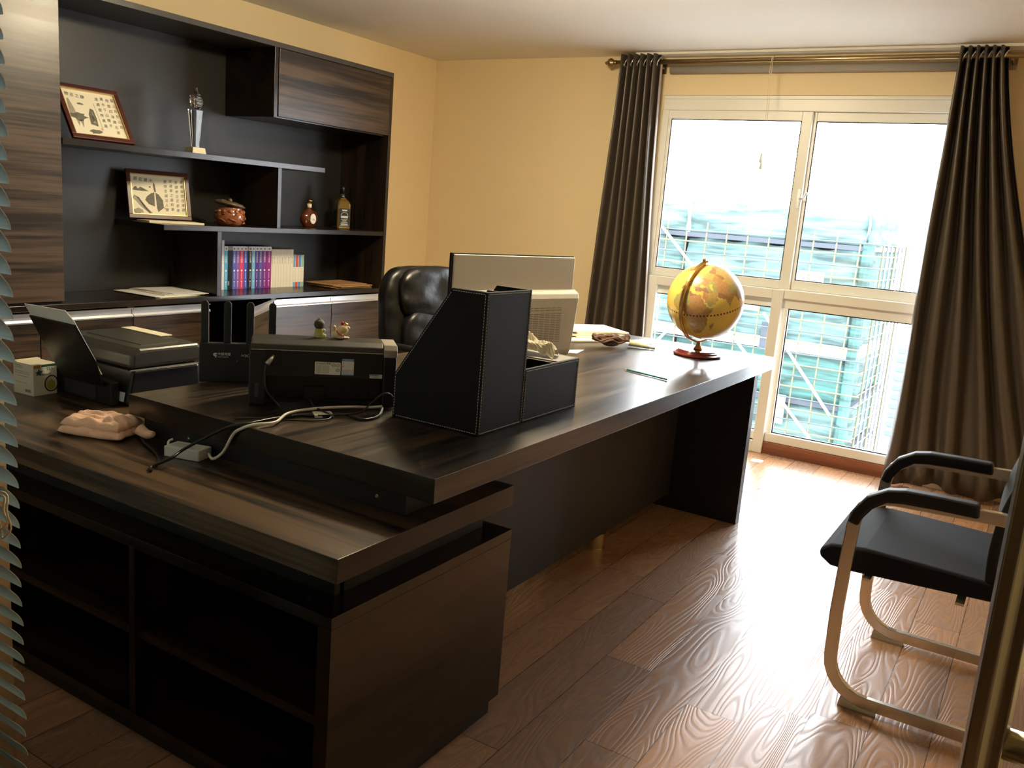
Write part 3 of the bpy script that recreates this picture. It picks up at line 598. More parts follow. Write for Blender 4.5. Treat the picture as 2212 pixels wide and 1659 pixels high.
# books
bxs = [3.517, 3.536, 3.562, 3.598, 3.624, 3.652, 3.682, 3.711, 3.722, 3.745, 3.772, 3.801, 3.83, 3.865, 3.902, 3.914, 3.939, 3.962, 3.983, 4.007, 4.032, 4.063, 4.089, 4.108, 4.134, 4.159, 4.183]
OFF = 3.517 - 3.317                                # nothing sits between the divider and the first book
bk = [('p', (0.74, 0.74, 0.76), 'slim white book leaning at the left end of the shelf row'), ('t', (0.09, 0.42, 0.62), 'light blue book second from the left end of the row'), ('k', (0.008, 0.009, 0.011), 'thick black album with a gold top band in the row'), ('t', (0.10, 0.13, 0.52), 'blue book with white title right of the black album'), ('t', (0.27, 0.10, 0.36), 'purple book left of the bright pink one'),
      ('t', (0.72, 0.05, 0.14), 'bright pink red book in the row'), ('t', (0.06, 0.10, 0.48), 'deep blue book right of the pink one'), ('o', (0.006, 0.006, 0.007), 'very slim black book with an orange top in the row'), ('t', (0.03, 0.03, 0.035), 'black book with white spine lettering beside the sky blue one'), ('t', (0.18, 0.45, 0.66), 'sky blue book between the black and violet ones'),
      ('t', (0.09, 0.03, 0.26), 'dark violet book right of the sky blue one'), ('t', (0.10, 0.09, 0.30), 'indigo grey book between two violet ones'), ('t', (0.22, 0.03, 0.26), 'violet plum book left of the magenta one'), ('t', (0.30, 0.02, 0.20), 'magenta book before the cream volumes')]
whites = ['first', 'second', 'third', 'fourth', 'fifth', 'sixth', 'seventh', 'eighth']
for i in range(8): bk.append(('w', (0.80, 0.73, 0.56), 'cream paperback, %s of the eight pale volumes from the left' % whites[i]))
for c_, lab in (((0.10, 0.38, 0.60), 'short cream paperback with bright blue bands beside the tall pale volumes'), ((0.68, 0.06, 0.04), 'short cream paperback with red bands'), ((0.10, 0.26, 0.50), 'short cream paperback with darker blue bands right of the red one'), ((0.30, 0.50, 0.36), 'short cream paperback with green bands at the right end of the row')): bk.append(('s', c_, lab))
YS = 4.172
OFF = 0.0
for i, (kd, c_, lab) in enumerate(bk):
    x0, x1 = bxs[i]+0.0006, bxs[i+1]-0.0006
    if kd == 'p': x0 -= 0.0
    h_ = {'p': 0.29, 't': 0.256, 'k': 0.256, 'o': 0.256, 'w': 0.240, 's': 0.205}[kd]; dp = {'p': 0.165, 't': 0.16, 'k': 0.165, 'o': 0.15, 'w': 0.15, 's': 0.14}[kd]
    t = thing('book', lab, 'book', group='books standing on the counter')
    body_c = (0.80, 0.73, 0.56) if kd in 'ws' else c_
    mm = plain('book_cover', body_c, 0.55, spec=0.3)
    s = B(); box(s, x0, x0+0.0012, YS, YS+dp, ZK, ZK+h_); box(s, x1-0.0012, x1, YS, YS+dp, ZK, ZK+h_); box(s, x0+0.0012, x1-0.0012, YS, YS+0.0012, ZK, ZK+h_); obj('cover', s, mm, t)
    bx('page_block', 'paper', t, x0+0.0014, x1-0.0014, YS+0.0016, YS+dp-0.002, ZK+0.002, ZK+h_-0.003)
    xm = (x0+x1)/2; MS = Matrix.Translation((xm, YS-0.0002, ZK)) @ Matrix.Rotation(PI/2, 4, 'X'); wv = (x1-x0)/2
    if kd == 't':
        flat('spine_band', rect(-wv, wv, h_-0.026, h_), 'paper', t, MS, 0.0003)
        flat('spine_emblem', blob(0, h_-0.014, 0.006, 0.007, 8, 0, 1), plain('emblem_ink', tuple(0.4*q+0.15 for q in c_), 0.6), t, MS @ Matrix.Translation((0, 0, 0.0003)), 0.0002)
        o = text('spine_title', '\n'.join(random.sample('新编现代汉语实用法律知识手册', 5)), 0.0135, 'paper', t, MS @ Matrix.Translation((0, h_-0.066, 0)), depth=0.0002)
        flat('spine_mark', blob(0, 0.112, 0.006, 0.006, 10, 0, 1), 'paper', t, MS, 0.0003); flat('spine_mark', rect(-0.0012, 0.0012, 0.06, 0.10), 'paper', t, MS, 0.0003); flat('spine_mark', blob(0, 0.045, 0.0045, 0.0045, 10, 0, 1), 'paper', t, MS, 0.0003); flat('spine_mark', rect(-0.0012, 0.0012, 0.012, 0.038), 'paper', t, MS, 0.0003)
    if kd == 'k': flat('spine_band', rect(-wv, wv, h_-0.024, h_), plain('gold_band', (0.22, 0.15, 0.02), 0.4), t, MS, 0.0003); flat('spine_label', rect(-wv+0.001, -wv+0.012, 0.025, 0.05), 'greyink', t, MS, 0.0003)
    if kd == 'o': flat('spine_band', rect(-wv, wv, h_-0.026, h_), plain('orange_band', (0.42, 0.12, 0.02), 0.4), t, MS, 0.0003)
    if kd == 'w': text('spine_title', '\n'.join(random.sample('中华人民共和国法律汇编', 5)), 0.009, 'greyink', t, MS @ Matrix.Translation((0, h_-0.070, 0)), depth=0.0001)
    if kd == 's':
        bc = plain('band_ink', c_, 0.5); flat('spine_band', rect(-wv*0.85, wv*0.85, h_-0.078, h_), bc, t, MS, 0.0003); flat('spine_band', rect(-wv*0.85, wv*0.85, 0.0, 0.030), bc, t, MS, 0.0003)
    if kd == 'p': text('spine_title', 'Y\nA\nI\nH', 0.010, 'greyink', t, MS @ Matrix.Translation((0, 0.17, 0)), depth=0.0001)
    rebase(t, (xm, YS+dp/2, ZK))

# papers on the counter
def sheet(bm, c, sx, sy, rz, z0, z1, jit=0.0):
    M = Matrix.Translation((c[0], c[1], 0)) @ Matrix.Rotation(rz, 4, 'Z'); box(bm, -sx/2, sx/2, -sy/2, sy/2, z0, z1, M=M); return bm
t = thing('paper_stack', 'loose stack of white and cream documents on the counter left of the books', 'papers')
for k, (cx_, cy_, rz_, m) in enumerate(((3.07, 4.145, 0.10, 'cream'), (3.055, 4.15, 0.06, 'paper'), (3.13, 4.155, -0.05, 'cream'), (3.15, 4.15, -0.03, 'paper'))): obj('document', sheet(B(), (cx_, cy_), 0.28 if k < 2 else 0.25, 0.33, rz_, ZK+0.003*k, ZK+0.003*k+0.0025), m, t)
obj('binder_strip', sheet(B(), (3.035, 4.15), 0.008, 0.31, 0.12, ZK+0.012, ZK+0.0135), 'greyink', t)
rebase(t, (3.1, 4.15, ZK))
for k, (cx_, cy_, rz_, lab) in enumerate(((4.47, 4.10, 0.02, 'brown kraft envelope at the bottom of the pile at the right end of the counter'), (4.45, 4.11, -0.07, 'brown kraft envelope, second from the bottom of the pile right of the books'), (4.46, 4.08, 0.10, 'brown kraft envelope, third from the bottom of the pile right of the books'), (4.44, 4.12, 0.04, 'brown kraft envelope on top of the pile right of the books'))):
    t = thing('envelope', lab, 'envelope', group='kraft envelopes on the counter')
    z0 = ZK+0.0065*k; obj('envelope_body', sheet(B(), (cx_, cy_), 0.345, 0.24, rz_, z0, z0+0.006), 'kraft', t, bevel=0.002)
    obj('envelope_flap', sheet(B(), (cx_-0.12+0.01*k, cy_+0.0), 0.06, 0.235, rz_, z0+0.006, z0+0.0064), plain('darker_kraft', (0.30, 0.16, 0.06), 0.7), t); rebase(t, (cx_, cy_, z0))

# low side cabinet with papers beyond the wall unit
t = thing('side_cabinet', 'low dark cabinet in the corner right of the wall unit', 'cabinet')
bx('cabinet_body', 'wood_x', t, 4.74, 5.30, 3.96, 4.36, 0.02, 0.47, 0.002); bx('door', 'flap', t, 4.745, 5.295, 3.94, 3.9595, 0.04, 0.465, 0.001); bx('plinth', 'blackboard', t, 4.76, 5.28, 3.98, 4.34, 0, 0.0195); rebase(t, (5.0, 4.15, 0))
t = thing('document_pile', 'pile of thick cream documents on the low cabinet beside the wall unit', 'papers')
for k in range(4): obj('document', sheet(B(), (4.95+0.01*k, 4.10), 0.34, 0.25, 0.05*k-0.08, 0.4705+0.026*k, 0.4705+0.026*k+0.0245), 'cream' if k % 2 else 'paper', t, bevel=0.002)
rebase(t, (4.95, 4.1, 0.47))
t = thing('wire_tray', 'black wire tray with dark odds and ends on the pile of cream documents', 'tray')
s = B()
for k in range(9): tube(s, [(4.80+0.035*k, 4.0, 0.63), (4.80+0.035*k, 4.005, 0.579), (4.80+0.035*k, 4.19, 0.579), (4.80+0.035*k, 4.195, 0.63)], 0.003, 6)
for z, in ((0.579,), (0.605,), (0.63,)): tube(s, [(4.79, 4.0, z), (5.09, 4.0, z), (5.09, 4.195, z), (4.79, 4.195, z), (4.79, 4.0, z)], 0.003, 6)
obj('wire_basket', s, 'plastic', t); s = B(); 
for k in range(5): ball(s, (4.84+0.05*k, 4.07+0.04*(k % 2), 0.60), 0.026, 1.2, 1.2, 0.8, 10)
obj('basket_filling', s, 'plastic_m', t); rebase(t, (4.95, 4.1, 0.575))

# ================================================================ things on the desk
T = 0.8205; TL = 0.7005
# leatherette organiser
t = thing('desk_organizer', 'black stitched leatherette desk organizer with tall file slots and a low tissue tray', 'organizer')
def pent(x0, x1, m, nm): return obj(nm, prism(B(), [(1.300, T), (1.609, T), (1.609, 0.951), (1.420, 1.225), (1.300, 1.225)], x0, x1, 0), m, t, bevel=0.002)
pent(1.994, 2.003, 'leather', 'side_wall'); pent(2.2235, 2.233, 'leather', 'side_wall')
for x in (2.075, 2.150):
    obj('slot_divider', prism(B(), [(1.310, T+0.006), (1.60, T+0.006), (1.60, 0.935), (1.405, 1.215), (1.310, 1.215)], x, x+0.007, 0), 'leather', t, bevel=0.0015)
bx('spine_wall', 'leather', t, 2.0035, 2.223, 1.300, 1.309, T, 1.224, 0.001); bx('base_board', 'leather', t, 2.0035, 2.223, 1.3095, 1.604, T, T+0.005); bx('lip_wall', 'leather', t, 2.0035, 2.223, 1.6045, 1.609, T, 0.88)
bx('tray_wall', 'leather', t, 2.2335, 2.579, 1.300, 1.308, T, 0.985, 0.001); bx('tray_wall', 'leather', t, 2.571, 2.579, 1.3085, 1.555, T, 0.985, 0.001); bx('tray_wall', 'leather', t, 2.2335, 2.5705, 1.547, 1.555, T, 0.985, 0.001)
bx('tray_floor', 'lining_d', t, 2.2335, 2.5705, 1.3085, 1.5465, T, T+0.006)
bx('tray_divider', 'leather', t, 2.436, 2.442, 1.3085, 1.5465, T+0.0065, 0.980); bx('tray_divider', 'leather', t, 2.2335, 2.4355, 1.415, 1.421, T+0.0065, 0.978)
bx('tissue_cover', plain('grey_cover_board', (0.30, 0.27, 0.22), 0.5), t, 2.447, 2.570, 1.3095, 1.546, 0.968, 0.986, 0.001)
s = B()
def dash(p, q, nrm, step=0.0085, ln=0.0052):
    p, q = Vector(p), Vector(q); d = (q-p); n_ = int(d.length/step); d.normalize(); nn = Vector(nrm)
    for k in range(n_):
        c_ = p+d*(k+0.5)*step; tube(s, [c_-d*ln/2+nn*0.0004, c_+d*ln/2+nn*0.0004], 0.0010, 4)
xn = 1.9938; e = 0.006
loop = [(1.300+e, T+e), (1.609-e, T+e), (1.609-e, 0.951-0.002), (1.420-0.003, 1.225-e), (1.300+e, 1.225-e)]
for i in range(5): dash((xn, *loop[i]), (xn, *loop[(i+1) % 5]), (-1, 0, 0))
yn = 1.2998
for a_, b2 in (((2.0, T+e), (2.0, 1.225-e)), ((2.226, T+e), (2.226, 1.225-e)), ((2.0, T+e), (2.226, T+e)), ((2.0, 1.225-e), (2.226, 1.225-e)), ((2.238, T+e), (2.573, T+e)), ((2.238, 0.985-e), (2.573, 0.985-e)), ((2.573, T+e), (2.573, 0.985-e)), ((2.238, T+e), (2.238, 0.985-e))): dash((a_[0], yn, a_[1]), (b2[0], yn, b2[1]), (0, -1, 0))
obj('stitching', s, 'stitch', t)
PIPE = plain('pale_edge_piping', (0.28, 0.27, 0.22), 0.4)
for (p, q) in (((2.234, 1.304, 0.9855), (2.578, 1.304, 0.9855)), ((2.234, 1.418, 0.979), (2.434, 1.418, 0.979)), ((2.439, 1.309, 0.981), (2.439, 1.545, 0.981)), ((1.9985, 1.302, 1.2255), (1.9985, 1.419, 1.2255)), ((2.0, 1.3045, 1.2245), (2.231, 1.3045, 1.2245)), ((2.575, 1.302, 0.9855), (2.575, 1.553, 0.9855))): s = B(); tube(s, [p, q], 0.0012, 5); obj('edge_piping', s, PIPE, t)
rebase(t, (2.28, 1.45, T))
# tissue
rnd = random.Random(5); s = B(); g_ = []; nu, nv = 26, 16
for j in range(nv+1):
    row = []
    for i in range(nu+1):
        a_, b2 = i/nu*2-1, j/nv*2-1; rr_ = math.sqrt(a_*a_+b2*b2)
        z = 0.062*max(0, 1-(rr_/1.3)**2.2)*(0.75+0.35*math.sin(5*a_+2*b2)*math.cos(3*b2-a_)) + rnd.uniform(-0.002, 0.002)+0.006*abs(math.sin(9*a_+4*b2))
        row.append(s.verts.new((2.508+b2*0.045*(1+0.2*math.sin(3*a_)), 1.445+a_*0.095*(1-0.12*b2), 0.9865+max(0.001, z))))
    g_.append(row)
for j in range(nv):
    for i in range(nu): s.faces.new((g_[j][i], g_[j][i+1], g_[j+1][i+1], g_[j+1][i]))
o = obj('tissue', s, plain('white_tissue', (0.86, 0.78, 0.60), 0.9)); o.modifiers.new('thickness', 'SOLIDIFY').thickness = 0.0012
tag(o, 'crumpled white tissue pulled up from the organizer tray', 'tissue')

# white all-in-one computer seen from behind
ang = math.atan2(-0.179, 0.694); Mo = Matrix.Translation((2.846, 2.032, 0.8205)) @ Matrix.Rotation(ang, 4, 'Z')
t = thing('desktop_computer', 'white all in one computer seen from behind on the desk', 'computer')
s = B(); box(s, 0, 0.718, 0.006, 0.022, 0.02, 0.446); local(t, s, Mo); obj('display_bezel', s, 'plastic', t, bevel=0.003)
s = B(); box(s, 0.006, 0.714, -0.004, 0.0055, 0.026, 0.441); local(t, s, Mo); obj('back_panel', s, 'offwhite', t, bevel=0.003)
s = B(); prism(s, [(0.03, 0.296), (0.05, 0.282), (0.05, 0.02), (0.012, 0.0), (0.012, 0.0)][:4], 0, 1, 1)
s.free(); s = B()
pr_ = [(-0.0045, 0.300), (-0.030, 0.284), (-0.036, 0.262), (-0.036, 0.030), (-0.024, 0.0), (0.004, 0.0)]
vs0 = [s.verts.new((0.05 if z > 0.1 else 0.075, y, z)) for y, z in pr_]; vs1 = [s.verts.new((0.728 if z > 0.25 else (0.724 if z > 0.1 else 0.700), y, z)) for y, z in pr_]
n_ = len(pr_)
for i in range(n_): s.faces.new((vs0[i], vs0[(i+1) % n_], vs1[(i+1) % n_], vs1[i]))
s.faces.new(vs0[::-1]); s.faces.new(vs1); local(t, s, Mo); hs_ = obj('rear_housing', s, 'offwhite', t, bevel=0.004)
s = B()
for k in range(19):
    z = 0.222 if k == 0 else (0.212 if k == 1 else 0.196-0.0078*(k-2))
    for q in range(9): box(s, 0.30+0.036*q, 0.30+0.036*q+0.030, -0.0368, -0.0361, z-0.0022, z)
local(t, s, Mo); obj('vent_slots', s, 'vent', hs_)
s = B(); box(s, 0.02, 0.70, 0.0222, 0.0226, 0.04, 0.436); local(t, s, Mo); obj('screen', s, plain('dark_screen', (0.01, 0.01, 0.012), 0.08), t)
rebase(t, (3.19, 1.94, 0.8205))

# printer seen from behind (upper desk)
Mo = Matrix.Translation((1.757, 1.961, T)) @ Matrix.Rotation(math.atan2(-0.702, 0.712), 4, 'Z')
t = thing('dot_matrix_printer', 'wide black and grey printer seen from behind with label stickers, two figurines on top', 'printer')
s = B(); prism(s, [(0.004, 0.092), (0.004, 0.172), (0.022, 0.176), (0.15, 0.15), (0.17, 0.10), (0.17, 0.012), (0.05, 0.012), (0.05, 0.092)], 0.048, 0.392, 0); local(t, s, Mo); obj('printer_body', s, 'plastic_m', t, bevel=0.002)
s = B(); prism(s, [(0.0, 0.005), (0.0, 0.165), (0.012, 0.178), (0.15, 0.16), (0.175, 0.10), (0.175, 0.005)], 0, 0.0475, 0); local(t, s, Mo); ck = obj('side_cheek', s, 'plastic_m', t, bevel=0.004)
s = B(); prism(s, [(0.0, 0.005), (0.0, 0.158), (0.012, 0.172), (0.15, 0.16), (0.175, 0.10), (0.175, 0.005)], 0.3925, 0.431, 0); local(t, s, Mo); obj('side_cheek', s, 'plastic_m', t, bevel=0.004)
s = B(); prism(s, [(0.002, 0.1735), (0.010, 0.188), (0.040, 0.198), (0.13, 0.198), (0.16, 0.18), (0.16, 0.170), (0.023, 0.1775)], 0.004, 0.3915, 0); local(t, s, Mo); obj('top_cover', s, 'grey', t, bevel=0.003)
s = B(); prism(s, [(-0.001, 0.1595), (-0.001, 0.182), (0.014, 0.197), (0.13, 0.197), (0.178, 0.16), (0.180, 0.10), (0.1755, 0.10), (0.15, 0.161), (0.012, 0.1725)], 0.392, 0.433, 0); local(t, s, Mo); obj('silver_end_cap', s, 'silver', t, bevel=0.004)
s = B(); box(s, 0.006, 0.39, -0.0005, 0.002, 0.171, 0.1735); local(t, s, Mo); obj('edge_highlight_strip', s, 'silver', t)  # bright strip standing in for the highlight along the cover's front edge
s = B(); box(s, 0.050, 0.390, 0.040, 0.048, 0.012, 0.090); box(s, 0.055, 0.385, 0.010, 0.039, 0.012, 0.020); box(s, 0.16, 0.22, 0.02, 0.039, 0.021, 0.06)
for k in range(12): box(s, 0.07+0.026*k, 0.078+0.026*k, 0.036, 0.039, 0.022, 0.07)
local(t, s, Mo); obj('tractor_bay', s, 'plastic', t)
s = B(); box(s, 0.045, 0.090, -0.0015, 0.003, 0.128, 0.172); local(t, s, Mo); obj('power_inlet', s, 'plastic', t, bevel=0.001)
s = B()
for i in range(14):
    for j in range(5): box(s, 0.092+0.0052*i, 0.0955+0.0052*i, 0.0028, 0.0036, 0.105+0.0062*j, 0.109+0.0062*j)
for i in range(12):
    for j in range(5): box(s, 0.318+0.0052*i, 0.3205+0.0052*i, 0.0028, 0.0036, 0.103+0.0062*j, 0.106+0.0062*j)
local(t, s, Mo); obj('vent_grille', s, 'rubber', t)
s = B(); box(s, 0.017, 0.028, -0.0008, 0.0002, 0.03, 0.072); local(t, s, Mo); obj('cheek_slot', s, plain('dim_blue_slot', (0.05, 0.055, 0.08), 0.5), t)
FM = Mo @ Matrix.Translation((0, 0.0035, 0)) @ Matrix.Rotation(PI/2, 4, 'X')
lb = flat('white_rating_label', [(0.190, 0.103), (0.263, 0.102), (0.265, 0.104), (0.265, 0.138), (0.263, 0.140), (0.191, 0.141), (0.189, 0.139), (0.189, 0.105)], 'paper', t, FM)
LM = FM @ Matrix.Translation((0, 0, 0.0006))
text('label_print', 'JOLImark 映美', 0.0072, 'ink', lb, LM @ Matrix.Translation((0.1925, 0.1355, 0)), 'LEFT', 0.0001)
for k in range(5): text('label_print', '产品型号 24针打印机', 0.0042, 'greyink', lb, LM @ Matrix.Translation((0.1925, 0.128-0.0048*k, 0)), 'LEFT', 0.00005)
for (cx_, cy_) in ((0.2435, 0.132), (0.2565, 0.1315), (0.2565, 0.1165)):
    s = B(); tube(s, [(cx_+0.0046*math.cos(k*PI/10), cy_+0.0046*math.sin(k*PI/10), 0) for k in range(21)], 0.0006, 5); local(t, s, LM); obj('certification_ring', s, 'ink', lb)
for (cx_, cy_, tx_) in ((0.2435, 0.132, 'CC'), (0.2565, 0.1315, 'X'), (0.2565, 0.1165, '10')): text('label_print', tx_, 0.005, 'ink', lb, LM @ Matrix.Translation((cx_, cy_, 0)), 'CENTER', 0.00005)
lb = flat('blue_energy_label', rect(0.268, 0.304, 0.101, 0.152), 'paper', t, FM)
flat('label_band', rect(0.268, 0.304, 0.145, 0.152), 'blue', lb, LM, 0.0002); flat('label_band', rect(0.268, 0.304, 0.101, 0.104), 'blue', lb, LM, 0.0002); flat('label_line', rect(0.268, 0.304, 0.1175, 0.1182), 'blue', lb, LM, 0.0002)
flat('label_mark', [(0.271, 0.128), (0.275, 0.128), (0.273, 0.133)], 'red', lb, LM, 0.0002); flat('label_mark', rect(0.272, 0.2735, 0.134, 0.142), plain('green_mark', (0.1, 0.4, 0.12), 0.6), lb, LM, 0.0002)
text('label_print', '中国能效标识', 0.0052, 'paper', lb, LM @ Matrix.Translation((0.286, 0.1485, 0.0003)), 'CENTER', 0.00005)
for k in range(3): text('label_print', '能源效率等级 生产者', 0.0034, 'greyink', lb, LM @ Matrix.Translation((0.270, 0.1145-0.0040*k, 0)), 'LEFT', 0.00005)
lb = flat('serial_label', rect(0.352, 0.390, 0.095, 0.107), 'paper', t, FM)
text('label_print', 'SN 0420117', 0.0048, 'ink', lb, LM @ Matrix.Translation((0.371, 0.103, 0)), 'CENTER', 0.00005); text('label_print', '|||||||||||||||', 0.0045, 'ink', lb, LM @ Matrix.Translation((0.371, 0.0985, 0)), 'CENTER', 0.00005)
# power lead of this printer
tl = thing('power_lead', 'black power lead with a grey plug running down the left of the wide printer', 'cable')
def W(x, y, z): return tuple(Mo @ Vector((x, y, z)))
s = B(); tube(s, [W(0.070, -0.004, 0.155), W(0.062, -0.018, 0.146), W(0.052, -0.026, 0.134)], 0.0075, 10, radii=[0.004, 0.006, 0.0085]); obj('plug', s, 'silver', tl, smooth=True)
s = B(); tube(s, smooth_path([W(0.051, -0.027, 0.132), W(0.047, -0.030, 0.110), W(0.052, -0.034, 0.06), (1.785, 1.865, T+0.02), (1.775, 1.81, T+0.0045), (1.80, 1.755, T+0.0045), (1.84, 1.70, T+0.0045)], 8), 0.0037, 8); obj('cord', s, 'blackcable', tl, smooth=True)
rebase(tl, (1.77, 1.80, T))
rebase(t, (1.97, 1.87, T))

# figurines on the printer
ztop = T+0.1985
t = thing('monk_figurine', 'small dark haired child figurine in yellow green robe standing on the wide printer', 'figurine')
fx, fy = 1.972, 1.893
obj('robe', lathe(B(), [(0, 0), (0.0155, 0), (0.0165, 0.003), (0.0145, 0.010), (0.0135, 0.018), (0.0125, 0.026), (0.008, 0.030), (0, 0.030)], 24, (fx, fy, ztop)), plain('olive_yellow_glaze', (0.48, 0.46, 0.11), 0.4), t, smooth=True)
s = B(); ball(s, (fx, fy, ztop+0.041), 0.0165, 1, 1, 1.0, 20); ball(s, (fx, fy, ztop+0.055), 0.006, 1, 1, 1, 12); obj('head_hair', s, plain('dark_brown_curls', (0.07, 0.055, 0.04), 0.6, bump=0.9, bscale=900), t, smooth=True)
s = B(); ball(s, (fx+0.010, fy-0.012, ztop+0.006), 0.006, 1, 1, 1, 12); ball(s, (fx+0.009, fy-0.011, ztop+0.022), 0.005, 1, 1, 1.2, 12); obj('hands_and_feet', s, plain('ivory_glaze', (0.75, 0.66, 0.38), 0.35), t, smooth=True)
rebase(t, (fx, fy, ztop))
t = thing('cat_figurine', 'small cream lucky cat figurine with red ear and collar on the wide printer', 'figurine')
fx, fy = 2.017, 1.846; ivory = plain('cream_glaze', (0.80, 0.62, 0.34), 0.3); dr = Vector((0.712, -0.702, 0))
def F(a_, z, d=0.0): return (fx+dr.x*a_+0.7*d, fy+dr.y*a_+0.7*d, ztop+z)
s = B(); ball(s, F(-0.008, 0.014), 0.0165, 1, 1, 0.85, 18); ball(s, F(0.006, 0.028), 0.0165, 1.05, 1.05, 0.92, 20); ball(s, F(-0.020, 0.030), 0.0065, 1, 1, 1.7, 12); ball(s, F(0.022, 0.034), 0.0055, 1.2, 1.2, 1.0, 12); ball(s, F(0.020, 0.003), 0.0050, 1.6, 1.4, 0.7, 12); ball(s, F(-0.024, 0.016), 0.005, 1, 1, 1, 10); ball(s, F(0.0, 0.004), 0.017, 1.1, 1.0, 0.28, 16)
o = obj('cat_body', s, ivory, t, smooth=True); md = o.modifiers.new('fuse', 'REMESH'); md.mode = 'VOXEL'; md.voxel_size = 0.0016; md.use_smooth_shade = True
s = B(); tube(s, smooth_path([F(-0.013, 0.026, -0.012), F(-0.008, 0.018, -0.0165), F(0.001, 0.012, -0.017), F(0.010, 0.010, -0.014)], 6), 0.0014, 8); obj('collar', s, 'red', t, smooth=True)
s = B(); ball(s, F(0.004, 0.046), 0.006, 0.9, 0.9, 1.15, 12); obj('red_ear', s, 'red', t, smooth=True)
s = B(); ball(s, F(0.016, 0.045), 0.0045, 1.5, 1, 0.8, 10); ball(s, F(0.012, 0.049), 0.003, seg=8); obj('gold_bell', s, plain('gold_paint', (0.75, 0.48, 0.08), 0.25, 0.5), t, smooth=True)
rebase(t, (fx, fy, ztop))

# router
Mo = Matrix.Translation((1.864, 2.3135, T)) @ Matrix.Rotation(math.atan2(-0.663, 0.749), 4, 'Z')
t = thing('wifi_router', 'upright black router with four flat antennas and white lettering behind the wide printer', 'router')
s = B(); box(s, 0, 0.25, 0, 0.028, 0, 0.130); local(t, s, Mo); bd_ = obj('router_body', s, 'plastic_m', t, bevel=0.004)
s = B(); prism(s, [(0.035, 0.004), (0.076, 0.004), (0.076, 0.126), (0.004, 0.126), (0.004, 0.045)], -0.0008, 0.0, 1); local(t, s, Mo); obj('router_facet', s, plain('router_grey_facet', (0.017, 0.017, 0.018), 0.55), bd_)
for k in range(4):
    s = B(); u = 0.0045+0.0705*k; prism(s, [(u, 0.128), (u+0.024, 0.128), (u+0.024, 0.258), (u+0.018, 0.267), (u+0.006, 0.267), (u, 0.258)], 0.006, 0.018, 1); local(t, s, Mo); obj('antenna', s, 'grey' if False else 'plastic_m', t, bevel=0.003)
FM = Mo @ Matrix.Translation((0, -0.0009, 0)) @ Matrix.Rotation(PI/2, 4, 'X')
text('brand_lettering', '中国电信', 0.0105, 'paper', bd_, FM @ Matrix.Translation((0.058, 0.094, 0)), 'LEFT', 0.0001, sx=0.95)
text('brand_lettering', 'CHINA TELECOM', 0.0042, 'paper', bd_, FM @ Matrix.Translation((0.058, 0.085, 0)), 'LEFT', 0.0001, sx=1.0)
s = B(); tube(s, [(0.0505+0.0052*math.cos(a_*PI/10)*1.15, 0.0925+0.0045*math.sin(a_*PI/10), 0) for a_ in range(3, 19)], 0.0011, 6); tube(s, [(0.046, 0.0965, 0), (0.051, 0.088, 0), (0.0505, 0.0835, 0), (0.0535, 0.0845, 0)], 0.0012, 6); tube(s, [(0.0475, 0.0935, 0), (0.0535, 0.0945, 0), (0.0555, 0.098, 0)], 0.001, 6); local(t, s, FM); obj('brand_mark', s, 'paper', bd_)
text('brand_lettering', 'H3C', 0.0115, 'paper', bd_, FM @ Matrix.Translation((0.131, 0.0905, 0)), 'LEFT', 0.0001, sx=1.25)
s = B(); ball(s, (0.118, 0.072, 0), 0.0012, seg=8); local(t, s, FM); obj('status_light', s, plain('pale_green_led', (0.4, 0.6, 0.45), 0.4), bd_)
rebase(t, (1.97, 2.23, T))

# printer with paper support on the return
t = thing('inkjet_printer', 'black multifunction printer with raised rear paper support holding white paper', 'printer')
s = B(); prism(s, [(1.775, TL+0.004), (1.80, TL+0.125), (2.07, TL+0.125), (2.08, TL+0.02), (2.07, TL+0.004)], 2.565, 2.985, 1); obj('printer_body', s, 'plastic', t, bevel=0.012, seg=3)
s = B(); prism(s, [(1.790, TL+0.128), (1.795, TL+0.178), (1.825, TL+0.196), (2.06, TL+0.196), (2.09, TL+0.18), (2.095, TL+0.128)], 2.560, 2.990, 1); obj('scanner_lid', s, 'grey', t, bevel=0.014, seg=3)
bx('lid_inset', 'grey', t, 1.87, 2.02, 2.62, 2.93, TL+0.1945, TL+0.1985, 0.002); bx('trim_line', 'silver', t, 1.783, 2.058, 2.5545, 2.5575, TL+0.1245, TL+0.1268)
s = B(); box(s, 1.786, 2.050, 2.5575, 2.5595, TL+0.127, TL+0.128); obj('lid_seam', s, 'rubber', t)
MT = face_M((1.716, 2.735, 0.812), (-0.89, 0, -0.456))
s = B(); prism(s, [(-0.130, -0.05), (0.105, -0.05), (0.140, 0.06), (0.132, 0.195), (-0.128, 0.195), (-0.132, 0.06)], 0, 0.006, 2); local(t, s, MT); obj('paper_support', s, 'plastic', t, bevel=0.003)
s = B(); prism(s, [(-0.120, 0.0), (0.124, 0.0), (0.126, 0.205), (0.105, 0.243), (0.0, 0.240), (-0.128, 0.236)], -0.0030, -0.0005, 2); local(t, s, MT); obj('loaded_paper', s, 'paper', t)
s = B(); box(s, 1.742, 1.775, 2.60, 2.95, TL, TL+0.085); obj('rear_housing', s, 'plastic', t, bevel=0.006)
bx('rear_recess', 'rubber', t, 1.7395, 1.7415, 2.68, 2.86, TL+0.012, TL+0.06); flat('rating_sticker', rect(-0.016, 0.016, -0.016, 0.016), plain('pale_blue_sticker', (0.5, 0.58, 0.6), 0.5), t, face_M((1.7765, 2.594, 0.733), (-1, 0, 0.2)))
obj('output_paper', sheet(B(), (2.05, 2.84), 0.05, 0.23, 0.0, TL+0.1985, TL+0.2015), 'cream', t)
rebase(t, (1.91, 2.775, TL))

